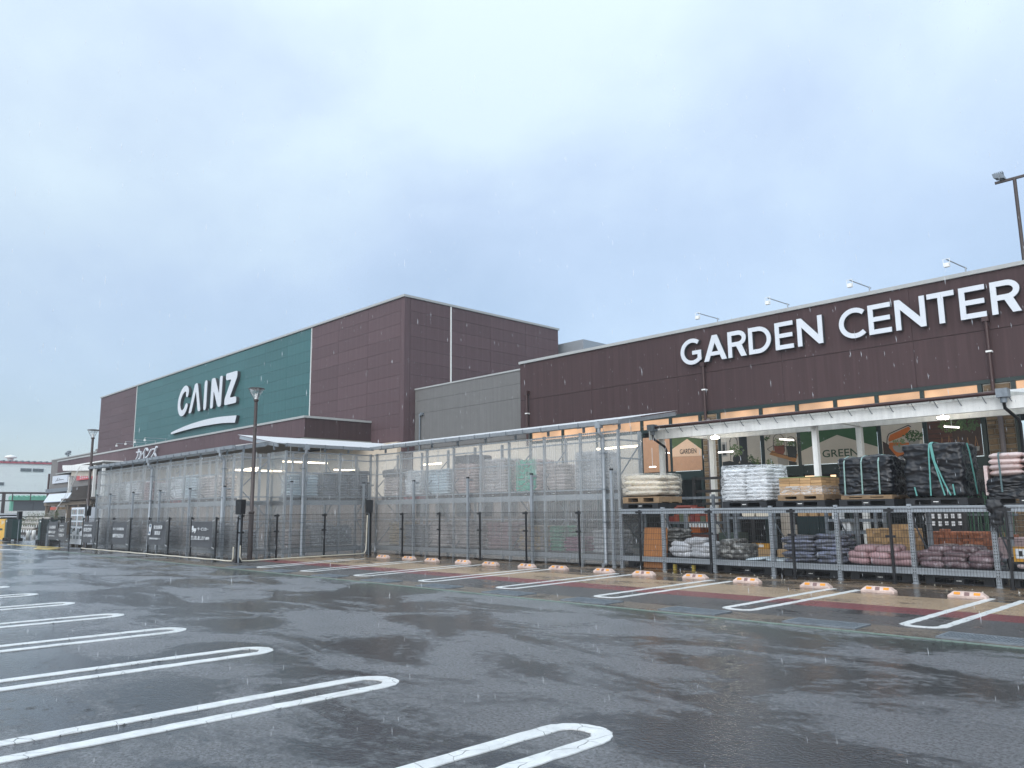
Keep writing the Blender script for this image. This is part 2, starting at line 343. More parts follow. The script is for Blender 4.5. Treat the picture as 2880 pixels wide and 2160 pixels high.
def ob(name, me, parent=None, kind=None, label=None, mat_=None):
    o = bpy.data.objects.new(name, me); C.objects.link(o)
    if parent is not None: o.parent = parent
    if kind: o['kind'] = kind
    if label: o['label'] = label
    if mat_ is not None:
        o.material_slots[0].link = 'OBJECT'; o.material_slots[0].material = mat_
    return o
def tag(o, label, cat, group=None):
    o['label'] = label; o['category'] = cat
    if group: o['group'] = group
    return o
def thing(name, label, cat, loc=(0, 0, 0), rz=0, group=None):
    o = bpy.data.objects.new(name, None); o.empty_display_size = .2; C.objects.link(o); o.location = loc; o.rotation_euler = (0, 0, rz)
    return tag(o, label, cat, group)
def child_at(o, parent, loc=None, rz=0, scale=None):
    if loc is not None: o.location = loc
    if rz: o.rotation_euler = (0, 0, rz)
    if scale is not None: o.scale = scale
    return o
def copy_tree(o, parent=None):
    c = o.copy(); C.objects.link(c)
    if parent is not None: c.parent = parent
    for ch in o.children: copy_tree(ch, c)
    return c
def stroke(points, w, cap='butt', n=6):
    """outline polygon of a polyline of width w with mitred joins"""
    P = [Vector(p) for p in points]; L = []; Rr = []
    for i, p in enumerate(P):
        d0 = (P[i]-P[i-1]).normalized() if i else None; d1 = (P[i+1]-P[i]).normalized() if i < len(P)-1 else None
        if d0 is None: nn = Vector((-d1.y, d1.x)); k = 1
        elif d1 is None: nn = Vector((-d0.y, d0.x)); k = 1
        else:
            n0 = Vector((-d0.y, d0.x)); n1 = Vector((-d1.y, d1.x)); nn = (n0+n1).normalized(); k = min(1/max(nn.dot(n0), .35), 2.4)
        L.append(p+nn*w/2*k); Rr.append(p-nn*w/2*k)
    def arc(c, d):
        a0 = math.atan2(d.y, d.x); return [c+Vector((math.cos(a0+math.pi/2-math.pi*t/(n+1)), math.sin(a0+math.pi/2-math.pi*t/(n+1))))*w/2 for t in range(1, n+1)]
    o = list(L)
    if cap == 'round': o += arc(P[-1], (P[-1]-P[-2]).normalized())
    o += Rr[::-1]
    if cap == 'round': o += arc(P[0], (P[0]-P[1]).normalized())
    return [(v.x, v.y) for v in o]
def round_poly(pts, r, n=5):
    """round the corners of a polygon"""
    out = []; N = len(pts)
    for i in range(N):
        p = Vector(pts[i]); a = Vector(pts[i-1]); b = Vector(pts[(i+1) % N])
        rr = min(r, (a-p).length*.48, (b-p).length*.48); pa = p+(a-p).normalized()*rr; pb = p+(b-p).normalized()*rr
        for k in range(n+1):
            t = k/n; v = pa*(1-t)**2+p*2*t*(1-t)+pb*t*t; out.append((v.x, v.y))
    return out
def smooth_line(P, n=4):
    out = []; P = [Vector(p) for p in P]
    for i in range(len(P)-1):
        a, b, c, d = P[max(i-1, 0)], P[i], P[i+1], P[min(i+2, len(P)-1)]
        for k in range(n):
            t = k/n; v = .5*((2*b)+(c-a)*t+(2*a-5*b+4*c-d)*t*t+(3*b-a-3*c+d)*t**3); out.append((v.x, v.y))
    return out+[tuple(P[-1])]
def arc_pts(cx, cz, rx, rz, a0, a1, n): return [(cx+rx*math.cos(R_(a0+(a1-a0)*i/n)), cz+rz*math.sin(R_(a0+(a1-a0)*i/n))) for i in range(n+1)]
def text_mesh(txt, height, m, offset=0, extrude=.004, width=None, name='lettering'):
    """flat lettering lying in the XZ plane, facing -Y, centred on its origin"""
    cu = bpy.data.curves.new('t', 'FONT'); cu.body = txt; cu.size = 1; cu.offset = offset; cu.extrude = extrude; cu.resolution_u = 3
    to = bpy.data.objects.new('t', cu); C.objects.link(to)
    dg = bpy.context.evaluated_depsgraph_get(); me = bpy.data.meshes.new_from_object(to.evaluated_get(dg))
    bpy.data.objects.remove(to); bpy.data.curves.remove(cu)
    xs = [v.co.x for v in me.vertices]; ys = [v.co.y for v in me.vertices]
    if not xs: return me
    cx, cy = (min(xs)+max(xs))/2, (min(ys)+max(ys))/2; sy = height/(max(ys)-min(ys)); sx = width/(max(xs)-min(xs)) if width else sy
    for v in me.vertices: v.co = ((v.co.x-cx)*sx, -v.co.z, (v.co.y-cy)*sy)
    me.materials.clear(); me.materials.append(m); me.name = name; me.update()
    return me
def nrm(i, n):
    return ['first', 'second', 'third', 'fourth', 'fifth', 'sixth', 'seventh', 'eighth', 'ninth', 'tenth', 'eleventh', 'twelfth', 'thirteenth', 'fourteenth', 'fifteenth', 'sixteenth'][i]

# ------------------------------------------------------------------ the ground
def sheet(name, x0, x1, y0, y1, z, m, cuts=1):
    b = MB(); b.q([(x0, y0, z), (x1, y0, z), (x1, y1, z), (x0, y1, z)]); return b.build(name, m, kind='structure')
sheet('ground', -700, 500, -300, 800, 0, asph)
sheet('red_paving', -25.2, 6, 12.38, 13.14, .004, red_m)
sheet('dark_asphalt_strip', -25.2, 6, 10.98, 12.38, .004, asph2)
sheet('tan_paving', -25.2, 6, 13.14, 14.75, .004, tan_m)
sheet('wet_paving_strip', -25.2, 6, 14.75, 19.2, .004, rack_mirror_m)
sheet('drain_channel', -30, 6, 10.24, 10.98, .004, conc_m)
b = MB(); b.box(-42, 6, 10.17, 10.235, .001, .012); b.build('kerb_line', gpaint, kind='structure')
sheet('store_floor', -34, 6, 19.2, 26, .004, mat('grey_concrete_floor', (.16, .15, .14), rough=.35, var=.2, scale=2))
# drain gratings: bars in a frame
def grating(cx, i):
    t = thing('drain_grating', '%s steel drain grating from the right in the channel along the bays' % nrm(i, 10), 'drain grating', (cx, 10.62, .004), 0, 'drain gratings along the channel')
    f = MB(); w, d = 1.0, .50
    f.box(-w/2, w/2, -d/2, -d/2+.03, 0, .02); f.box(-w/2, w/2, d/2-.03, d/2, 0, .02)
    f.box(-w/2, -w/2+.03, -d/2+.03, d/2-.03, 0, .02); f.box(w/2-.03, w/2, -d/2+.03, d/2-.03, 0, .02)
    f.build('frame', galv_d, t)
    g = MB()
    for k in range(24): x = -w/2+.05+k*(w-.1)/23; g.box(x-.008, x+.008, -d/2+.03, d/2-.03, .004, .019)
    for k in range(4): y = -d/2+.1+k*.1; g.box(-w/2+.03, w/2-.03, y-.005, y+.005, .003, .015)
    g.build('grid', galv_d, t)
    p = MB(); p.box(-w/2+.03, w/2-.03, -d/2+.03, d/2-.03, .0005, .002); p.build('pit', blk, t)
for i, cx in enumerate([-3.0, -4.95, -7.0, -9.05, -11.1, -13.2, -15.3, -17.5, -20.0, -22.4]): grating(cx, i)

# white long-loop bay markings
def ring(c0, c1, w, sw, rnd, close_far=False):
    """c0 tip centre, c1 far end centre; loop of outer width w, stripe sw, tip corner radius rnd; open at the far end"""
    a = Vector(c0); d = (Vector(c1)-a); Ln = d.length; d.normalize(); x = Vector((d.y, -d.x))
    def side(off, r, base):
        h = w/2-off; pts = [(-h, Ln)]; n = 10
        for k in range(n+1): t = math.pi*1+math.pi/2*k/n; pts.append((-h+r+r*math.cos(t), base+r+r*math.sin(t)))
        for k in range(n+1): t = math.pi*1.5+math.pi/2*k/n; pts.append((h-r+r*math.cos(t), base+r+r*math.sin(t)))
        pts.append((h, Ln)); return pts
    o = side(0, rnd, 0); i = side(sw, max(rnd-sw, .02), sw); b = MB()
    W = lambda p, z: (a.x+x.x*p[0]+d.x*p[1], a.y+x.y*p[0]+d.y*p[1], z)
    rg = random.Random(int(abs(a.x)*100))
    def fine(P):   # densify so the edges can wander like real paint
        out = []
        for k in range(len(P)-1):
            L = math.hypot(P[k+1][0]-P[k][0], P[k+1][1]-P[k][1]); n = max(1, int(L/.12))
            out += [(P[k][0]+(P[k+1][0]-P[k][0])*j/n, P[k][1]+(P[k+1][1]-P[k][1])*j/n) for j in range(n)]
        return out+[P[-1]]
    # use matched subdivision for both sides
    O, I = [], []
    for k in range(len(o)-1):
        L = math.hypot(o[k+1][0]-o[k][0], o[k+1][1]-o[k][1]); n = max(1, int(L/.12))
        for j in range(n):
            t = j/n
            O.append((o[k][0]+(o[k+1][0]-o[k][0])*t+rg.uniform(-.007, .007), o[k][1]+(o[k+1][1]-o[k][1])*t+rg.uniform(-.007, .007)))
            I.append((i[k][0]+(i[k+1][0]-i[k][0])*t+rg.uniform(-.009, .009), i[k][1]+(i[k+1][1]-i[k][1])*t+rg.uniform(-.009, .009)))
    O.append(o[-1]); I.append(i[-1])
    z = .009
    for k in range(len(O)-1): b.q([W(O[k], z), W(O[k+1], z), W(I[k+1], z), W(I[k], z)])
    for k in range(len(O)-1):
        b.q([W(O[k], z), W(O[k], .001), W(O[k+1], .001), W(O[k+1], z)]); b.q([W(I[k], z), W(I[k+1], z), W(I[k+1], .001), W(I[k], .001)])
    return b.build('bay_marking', paint, kind='structure')
for tx, ty, ex, ey in [(-3.95, 11.10, -3.96, 15.25), (-6.65, 11.16, -6.68, 15.3), (-9.30, 11.18, -9.45, 15.45), (-11.9, 11.18, -12.2, 15.6), (-14.45, 11.15, -14.95, 15.65), (-16.97, 11.08, -17.8, 15.7), (-19.43, 11.0, -20.55, 15.6), (-21.9, 10.95, -23.25, 15.2), (-1.35, 11.1, -1.3, 15.25)]:
    ring((tx, ty), (ex, ey), .60, .125, .25)
for cx, ty in [(-1.45, 4.58), (-3.89, 4.60), (-6.37, 4.575), (-8.80, 4.575), (-11.17, 4.53), (-13.50, 4.49), (-15.94, 4.46), (-18.30, 4.44), (-20.72, 4.45), (-23.1, 4.45), (-25.5, 4.45), (-27.9, 4.45)]:
    ring((cx, ty), (cx, -1.2), .58, .15, .289)
# yellow entrance markings
def flat_poly(name, pts, z, m):
    b = MB(); b.q([(x, y, z) for x, y in pts]); b.q([(x, y, .0005) for x, y in pts][::-1])
    for i in range(len(pts)): p, q = pts[i], pts[(i+1) % len(pts)]; b.q([(*p, z), (*p, .0005), (*q, .0005), (*q, z)])
    return b.build(name, m, kind='structure')
flat_poly('yellow_marking', [(-52.5, 11.0), (-51.5, 10.75), (-43.6, 11.2), (-43.6, 11.55)], .005, ypaint)
flat_poly('yellow_marking', [(-43.4, 10.15), (-41.6, 10.35), (-42.3, 11.05), (-45.6, 10.85)], .005, ypaint)
flat_poly('yellow_marking', [(-64, 11.6), (-58, 10.9), (-57.5, 11.4), (-63, 12.1)], .005, ypaint)
flat_poly('white_marking', [(-44.6, 8.9), (-41.9, 9.3), (-41.9, 9.45), (-44.8, 9.05)], .005, paint)

# ------------------------------------------------------------------ big store building
def clad(parent, x0, x1, z0, z1, nx, nz, m, y, axis='y', gap=.012, th=.03, zs=None):
    """cladding panels standing proud of a wall; axis 'y' faces -Y at depth y, axis 'x' faces +X at x=y"""
    dx = (x1-x0)/nx; dz = (z1-z0)/nz; me = MB().box(gap/2, dx-gap/2, 0, th, gap/2, dz-gap/2).mesh('panel', m)
    for i in range(nx):
        for k in range(nz):
            o = ob('panel', me, parent)
            if axis == 'y': o.location = (x0+i*dx, y-th, z0+k*dz)
            else: o.location = (y+th, x0+i*dx, z0+k*dz); o.rotation_euler = (0, 0, math.pi/2)
YF = 26.0
main = thing('main_store_building', 'tall brown store hall with a green sign wall and rooftop coping', 'building', (-35.6, YF, 0))
inv = (35.6, -YF, 0)
umber = mat('grey_brown_base_wall', (.17, .135, .11), rough=.7, var=.12, scale=2)
def under(parent, o): o.matrix_parent_inverse = Matrix.Translation(-Vector(parent.location)); return o
def wall_part(parent, name, m, fn, **k):
    b = MB(); fn(b); o = b.build(name, m, parent, **k); return under(parent, o)
XC, XL, ZT = -35.56, -89.06, 13.72
w = wall_part(main, 'wall', joint, lambda b: b.box(XL, XC, YF+.03, 38.9, 0, ZT))
zr0 = 5.0; nr = 11; dzr = .745
# front: brown right, green middle, brown left; side: brown
zrow0 = ZT-.0-12*dzr
clad(w, -45.80, XC-.36, zrow0, ZT-.02, 3, 12, brown_p, YF+.03)
clad(w, -78.32, -45.86, zrow0+.0, ZT-.02, 10, 12, green_p, YF+.03)
clad(w, XL, -78.38, zrow0, ZT-.02, 3, 12, brown_p, YF+.03)
clad(w, YF+.39, 29.35, zrow0, ZT-.02, 1, 12, brown_p, XC, axis='x')
clad(w, 29.45, 38.9, zrow0, ZT-.02, 3, 12, brown_p, XC, axis='x')
wall_part(main, 'corner_trim', brown_p, lambda b: (b.box(XC-.35, XC+.035, YF-.005, YF+.03, zrow0, ZT), b.box(XC, XC+.035, YF+.03, YF+.38, zrow0, ZT)))
def band(b, x0, x1, y0, y1, z0, z1): b.box(x0, x1, y0, y1, z0, z1)
wall_part(main, 'coping', coping, lambda b: (b.box(XL-.06, XC+.09, YF-.09, YF+.25, ZT, ZT+.13), b.box(XC-.25, XC+.09, YF+.25, 38.98, ZT, ZT+.13)))
wall_part(main, 'trim_strip', white, lambda b: b.box(-45.86, -45.80, YF-.04, YF+.03, zrow0, ZT-.02))
wall_part(main, 'trim_strip', white, lambda b: b.box(-78.38, -78.32, YF-.04, YF+.03, zrow0, ZT-.02))
wall_part(main, 'trim_strip', white, lambda b: b.box(XC, XC+.07, 29.36, 29.44, zrow0, ZT-.02))
# the canopy band along the front
canopy = wall_part(main, 'canopy', joint, lambda b: b.box(-86.1, -38.75, 21.70, YF, 5.72, 6.72))
clad(canopy, -86.1, -38.71, 5.66, 6.72, 33, 1, brown_p, 21.70)
clad(canopy, 21.70, 26.0, 5.66, 6.72, 2, 1, brown_g, -38.75, axis='x')
wall_part(main, 'canopy_coping', coping, lambda b: (b.box(-86.2, -38.66, 21.61, 21.8, 6.72, 6.84), b.box(-38.85, -38.66, 21.8, 26.0, 6.72, 6.84)))
wall_part(main, 'canopy_edge', coping, lambda b: (b.box(-86.2, -38.62, 21.56, 21.66, 5.52, 5.60), b.box(-38.70, -38.62, 21.66, 26, 5.52, 5.60)))
wall_part(main, 'canopy_soffit', mat('dark_soffit', (.12, .10, .075), rough=.6), lambda b: b.box(-86.1, -38.72, 21.7, YF, 5.5, 5.65))
wall_part(main, 'lower_wall', beige, lambda b: b.box(-86, -35.7, YF-.3, YF-.02, 2.4, 5.4))
wall_part(main, 'base_wall', umber, lambda b: b.box(-86, -35.7, YF-.33, YF-.02, 0, 2.398))
# grey duct box on the roof behind
rb = thing('rooftop_duct', 'grey sheet metal duct on the roof behind the brown hall', 'roof duct', (-35, 41, 8.5))
b = MB(); b.box(-1.2, 1.2, -1.5, 15, 3.2, 4.4); b.build('casing', galv, rb)
b = MB(); b.box(-1.05, 1.0, -1.4, 15, 0, 3.2); b.build('plinth', mat('grey_roof_plinth', (.17, .18, .19), rough=.6), rb)
b = MB()
for k in range(6): b.box(1.0, 1.12, -1.0+k*2.6, -.8+k*2.6, 0, 3.2)
b.build('rib', galv_d, rb, kind='stuff')

# ---- CAINZ wall sign: raised letters, white faces on dark returns
sgn = thing('wall_sign', 'white raised CAINZ letters and swoosh on the green wall', 'sign', (-62, 25.9, 10.9))
def raised(parent, name, outlines, yf=25.72, yb=25.98):
    b = MB(); k = 0
    for o_ in outlines:
        b.mi = 0; e = .003*k; b.prism(o_, yf-e, yf+.03-e); k += 1
    for o_ in outlines: b.mi = 1; e = .003*(k); b.prism(o_, yf+.031, yb-e); k += 1
    return under(parent, b.build(name, [white_l, side_d], parent))
W = .5
cpts = [(-65.52, 11.46), (-65.50, 11.72), (-65.72, 11.93), (-66.10, 11.97), (-66.62, 11.72), (-67.00, 11.30), (-67.16, 10.85), (-67.08, 10.38), (-66.75, 10.02), (-66.30, 9.95), (-65.86, 10.14), (-65.58, 10.46)]
raised(sgn, 'letter', [stroke(smooth_line(cpts), .50, 'round')])
raised(sgn, 'letter', [round_poly([(-65.05, 9.78), (-63.98, 12.16), (-63.50, 12.16), (-62.68, 9.78), (-63.18, 9.78), (-63.74, 11.55), (-64.52, 9.78)], .2)])
raised(sgn, 'letter', [stroke([(-61.86, 10.0), (-61.82, 11.92)], .50, 'round')])
raised(sgn, 'letter', [round_poly([(-60.82, 9.76), (-60.74, 12.16), (-60.14, 12.16), (-59.26, 10.70), (-59.24, 12.16), (-58.76, 12.16), (-58.86, 9.76), (-59.42, 9.76), (-60.30, 11.15), (-60.34, 9.76)], .2)])
raised(sgn, 'letter', [round_poly([(-58.22, 9.76), (-56.20, 9.76), (-56.25, 10.25), (-57.36, 10.26), (-56.22, 11.72), (-56.22, 12.20), (-58.16, 12.20), (-58.10, 11.68), (-57.17, 11.66), (-58.24, 10.22)], .18)])
raised(sgn, 'swoosh', [[(-68.61, 8.33), (-68.53, 8.49), (-67.2, 8.64), (-65.83, 8.77), (-64.4, 8.87), (-63.0, 8.93), (-61.6, 8.97), (-60.32, 8.97), (-59.2, 8.95), (-58.19, 8.91), (-56.04, 8.79), (-56.26, 8.26), (-57.5, 8.36), (-58.55, 8.42), (-59.9, 8.46), (-61.13, 8.48), (-62.5, 8.49), (-63.87, 8.48), (-66.28, 8.42), (-68.0, 8.345)]])
# katakana on the canopy band
ks = thing('katakana_sign', 'white raised katakana letters カインズ on the brown canopy band', 'sign', (-62, 21.5, 6.1))
for ch, x0, x1 in [('カ', -64.0, -62.95), ('イ', -62.75, -62.0), ('ン', -61.95, -60.95), ('ズ', -60.8, -59.72)]:
    o = ob('letter', text_mesh(ch, .80, white_l, offset=.008, extrude=.05, width=x1-x0, name='letter'), ks); o.location = ((x0+x1)/2+62, -.02, .05)
# sign spotlights on the canopy top
def arm_light(i, base, tip, label, grp):
    t = thing('spotlight', label, 'spotlight', base, 0, grp)
    d = Vector(tip)-Vector(base)
    b = MB(); b.tube([(0, 0, -.25), (0, 0, .12), (0, 0, .2)], .022, 8); b.build('bracket', galv, t)
    b = MB(); b.tube([(0, .12, .17), tuple(d)], .018, 8); b.build('arm', galv, t)
    b = MB(); p = d+Vector((0, -.02, -.18)); b.box(p.x-.075, p.x+.075, p.y-.05, p.y+.06, p.z-.06, p.z+.06); b.bar((p.x-.09, p.y, p.z+.0), (p.x-.09, p.y, p.z+.19), .012); b.bar((p.x+.09, p.y, p.z), (p.x+.09, p.y, p.z+.19), .012); b.bar((p.x-.10, p.y, p.z+.19), (p.x+.10, p.y, p.z+.19), .012)
    b.build('lamp_head', white, t)
for i, x in enumerate([-64.9, -62.9, -60.9, -58.9]):
    arm_light(i, (x, 21.75, 6.84), (x, 20.3, 7.02), '%s thin arm spotlight from the left above the katakana letters' % nrm(i, 4), 'arm spotlights on the canopy band')

# ------------------------------------------------------------------ grey link block
lk = thing('link_building', 'low grey rendered block between the brown hall and garden centre', 'building', (-31, 26.77, 0))
wall_part(lk, 'wall', gray_w, lambda b: b.box(-35.50, -26.2, 26.79, 38, 0, 8.36))
for z0, z1 in [(5.0, 6.98), (6.995, 7.70), (7.71, 8.36)]:
    wall_part(lk, 'panel', gray_w, lambda b: b.box(-35.50, -26.22, 26.76, 26.79, z0, z1))
wall_part(lk, 'coping', coping, lambda b: b.box(-35.50, -26.22, 26.72, 27.0, 8.36, 8.44))
wall_part(lk, 'lower_wall', beige, lambda b: b.box(-35.4, -26.2, 26.60, 26.75, 2.4, 4.9))
wall_part(lk, 'base_wall', umber, lambda b: b.box(-35.4, -26.2, 26.57, 26.75, 0, 2.398))
for k in range(5): wall_part(lk, 'window', dkglass, lambda b: b.box(-35+k*1.7, -33.9+k*1.7, 26.53, 26.565, 1.3, 2.1))
wall_part(lk, 'downpipe', galv_d, lambda b: (b.tube([(-34.95, 26.68, 4.6), (-34.95, 26.68, 6.95)], .05), b.box(-34.86, -34.66, 26.62, 26.74, 6.85, 7.0)))
for i, (x0, x1) in enumerate([(-31.0, -29.0), (-27.9, -26.3)]):
    b = MB(); b.box(x0, x1, 27.6, 29.4, 8.2, 8.62); tag(b.build('roof_unit', coping), 'pale box on the grey block roof, %s one' % ['left', 'right'][i], 'roof unit', 'roof units on the grey block')
def translucent_roof(nm, share):
    m = bpy.data.materials.new(nm); m.use_nodes = True; t = m.node_tree; t.nodes.clear(); N = t.nodes.new
    o = N('ShaderNodeOutputMaterial'); d = N('ShaderNodeBsdfDiffuse'); d.inputs[0].default_value = (.90, .91, .93, 1); l = N('ShaderNodeBsdfTranslucent'); l.inputs[0].default_value = (.90, .90, .88, 1)
    a = N('ShaderNodeMixShader'); a.inputs[0].default_value = share; link(t, d.outputs[0], a.inputs[1]); link(t, l.outputs[0], a.inputs[2])
    g = N('ShaderNodeBsdfGlossy'); g.inputs['Roughness'].default_value = .3; f = N('ShaderNodeValue'); f.outputs[0].default_value = .06
    b = N('ShaderNodeMixShader'); link(t, f.outputs[0], b.inputs[0]); link(t, a.outputs[0], b.inputs[1]); link(t, g.outputs[0], b.inputs[2]); link(t, b.outputs[0], o.inputs[0]); return m
roof_t = translucent_roof('frosted_roof', .38); roof_p = translucent_roof('frosted_pergola_roof', .6)

# ------------------------------------------------------------------ garden centre wing
GC = thing('garden_centre_building', 'dark brown garden centre wing with lit windows and stone piers below its sign band', 'building', (-8, YF, 0))
def gp(name, m, fn, **k): return wall_part(GC, name, m, fn, **k)
GX0, GX1, GB, GT = -26.25, 9.0, 5.22, 8.44
band_ = gp('upper_wall', joint, lambda b: b.box(GX0, GX1, YF+.03, 40, GB, GT))
for i in range(8):
    x0 = GX0+i*4.406
    for z0, z1 in [(GB, 6.69), (6.70, GT)]:
        me = MB().box(.004, 4.402, 0, .03, .004, z1-z0-.004).mesh('panel', brown_g); o = ob('panel', me, band_); o.location = (x0, YF, z0)
gp('coping', coping, lambda b: b.box(GX0-.03, GX1, YF-.07, YF+.25, GT, GT+.12))
gp('head_trim', dkgreen, lambda b: b.box(GX0+.5, GX1, YF-.03, YF+.2, 5.10, GB-.003))
for x, z0, z1 in [(-16.17, 4.5, 6.98), (-6.52, 4.5, 6.98), (-25.7, 4.5, 6.98)]:
    gp('downpipe', dbrown, lambda b: (b.tube([(x, YF-.12, z0), (x, YF-.12, z1)], .055), b.box(x-.09, x+.09, YF-.2, YF-.003, z1-.05, z1+.1)))
    gp('pipe_clip', white, lambda b: b.box(x-.075, x+.075, YF-.19, YF-.003, 6.0, 6.05))
# stone piers with courses
def stone_pier(x0, x1):
    p = gp('stone_pier', mortar, lambda b: b.box(x0, x1, YF+.02, YF+.4, 0, 5.09))
    z = .01; rg = random.Random(int(abs(x0)*10)); k = 0
    while z < 4.99:
        h = rg.uniform(.11, .20); h = min(h, 5.08-z); x = x0+.005; wd = x1-x0-.01
        cuts = sorted([rg.uniform(.25, .75)]) if rg.random() < .75 else [.33+rg.uniform(-.06, .06), .68]
        xs = [0]+cuts+[1]
        for j in range(len(xs)-1):
            a, c = x+xs[j]*wd, x+xs[j+1]*wd; d = rg.uniform(.015, .05)
            b = MB(); e = .012
            b.idx([(a+.008, -0.0, .008), (c-.008, 0, .008), (c-.008, 0, h-.01), (a+.008, 0, h-.01), (a+.008+e, -d, .008+e), (c-.008-e, -d*rg.uniform(.8, 1.1), .008+e), (c-.008-e, -d, h-.01-e), (a+.008+e, -d*rg.uniform(.8, 1.1), h-.01-e)],
                  [(4, 5, 6, 7), (0, 1, 5, 4), (1, 2, 6, 5), (2, 3, 7, 6), (3, 0, 4, 7)])
            o = b.build('stone', stone_m, p); o.location = (0, YF+.02, z)
        z += h
stone_pier(-16.42, -15.78); stone_pier(-6.82, -6.10)
for x in (-16.05, -6.42): gp('pier_pipe', mat('grey_brown_pipe', (.19, .16, .16), rough=.5), lambda b: b.tube([(x, YF-.13, 0), (x, YF-.13, 4.9)], .07, 10))
# glazing: frames, lit clerestory, dark lower panes
warm = lit_glass('warm_lit_glass', (1.0, .58, .32), .60)
warm2 = emit('warm_interior_glow', (1.0, .68, .42), 1.0)
def glazing(xs, label=None):
    for i in range(len(xs)-1):
        a, c = xs[i], xs[i+1]
        wf = gp('window', dkgreen, lambda b: (b.box(a-.06, a+.06, YF-.02, YF+.14, 0, 5.095), b.box(a+.06, c-.06, YF-.01, YF+.13, 4.60, 4.72), b.box(a+.06, c-.06, YF-.015, YF+.13, 2.66, 2.98), b.box(a+.06, c-.06, YF-.01, YF+.13, 0, .12)))
        b = MB(); b.q([(a+.06, YF+.06, 4.72), (c-.06, YF+.06, 4.72), (c-.06, YF+.06, 5.095), (a+.06, YF+.06, 5.095)]); b.build('upper_pane', warm, wf)
        b = MB(); b.q([(a+.06, YF+.06, .12), (c-.06, YF+.06, .12), (c-.06, YF+.06, 2.66), (a+.06, YF+.06, 2.66)]); b.build('lower_pane', dkglass, wf)
    gp('window_post', dkgreen, lambda b: b.box(xs[-1]-.06, xs[-1]+.06, YF-.02, YF+.14, 0, 5.095))
glazing([-15.69, -13.97, -12.60, -11.25, -9.89, -8.51, -6.90])
glazing([-25.6, -23.6, -21.6, -19.25, -17.85, -16.5])
glazing([-6.03, -4.4, -2.8, -1.2, .4, 2.0, 3.6, 5.2, 6.8, 8.4])
# warm shop interior glimpsed low through the doors
gp('lit_doorway', warm2, lambda b: (b.box(-12.48, -11.98, YF+.03, YF+.05, 2.30, 2.62), b.box(-11.6, -11.42, YF+.03, YF+.05, 2.30, 2.62), b.box(-10.85, -10.72, YF+.03, YF+.05, 2.30, 2.64), b.box(-13.0, -12.72, YF+.03, YF+.05, 2.3, 2.5)))
gp('door_frame', dkgreen, lambda b: [b.box(x-.05, x+.05, YF-.005, YF+.03, .12, 2.66) for x in (-13.3, -12.0, -11.0, -10.45)])
# --- posters on the glass, each a flat print with its own pictured shapes
cream_p = mat('poster_cream', (.52, .46, .38), rough=.5, var=.05)
green_d = mat('poster_green', (.022, .085, .028), rough=.5, var=.15)
green_o = mat('poster_olive_green', (.07, .10, .035), rough=.5, var=.15)
ink = mat('poster_dark_ink', (.02, .022, .02), rough=.5)
inkg = mat('poster_green_ink', (.02, .06, .03), rough=.5)
leaf1 = mat('print_leaf_green', (.10, .16, .045), rough=.5, var=.35, scale=25)
leaf2 = mat('print_leaf_dark_green', (.05, .10, .03), rough=.5, var=.35, scale=25)
leaf3 = mat('print_leaf_pale_green', (.20, .25, .12), rough=.5, var=.35, scale=25)
terra = mat('print_terracotta', (.20, .055, .03), rough=.5, var=.25)
orange = mat('print_orange', (.52, .13, .015), rough=.5, var=.15)
pwood = mat('print_wood', (.38, .18, .06), rough=.5, var=.2, scale=14)
dwood = mat('print_dark_wood', (.045, .022, .014), rough=.5, var=.4, scale=8)
pgrey = mat('print_grey', (.30, .28, .25), rough=.5, var=.1)
def poster(label, x0, x1, z0, z1, m, y=YF-.03):
    t = thing('window_poster', label, 'poster', ((x0+x1)/2, y, z0), 0, 'posters in the garden centre windows')
    b = MB(); b.box(x0, x1, y, y+.012, z0, z1); under(t, b.build('print_sheet', m, t)); return t
LAY = [0]
def shape(t, name, m, outline, lvl=1):
    y = t.location.y; d = .0025*lvl; b = MB(); b.prism(outline, y-d, y-d+.002); return under(t, b.build(name, m, t))
def leafy(t, name, cx, cz, rx, rz, n, m, lvl, seed, size=.07):
    """pictured foliage: many leaf shapes of a print"""
    rg = random.Random(seed); b = MB(); y = t.location.y-.0025*lvl
    for k in range(n):
        a = rg.uniform(0, 2*math.pi); r = math.sqrt(rg.random()); x = cx+rx*r*math.cos(a); z = cz+rz*r*math.sin(a); an = rg.uniform(0, 6.28); s = size*rg.uniform(.5, 1.2)
        dx, dz = math.cos(an)*s, math.sin(an)*s; px, pz = -dz*.35, dx*.35; yy = y-.00003*k
        b.q([(x, yy, z), (x+dx/2+px, yy, z+dz/2+pz), (x+dx, yy, z+dz), (x+dx/2-px, yy, z+dz/2-pz)])
    return under(t, b.build(name, m, t, kind='stuff'))
def sline(t, name, m, pts, w, lvl): return shape(t, name, m, stroke(pts, w), lvl)
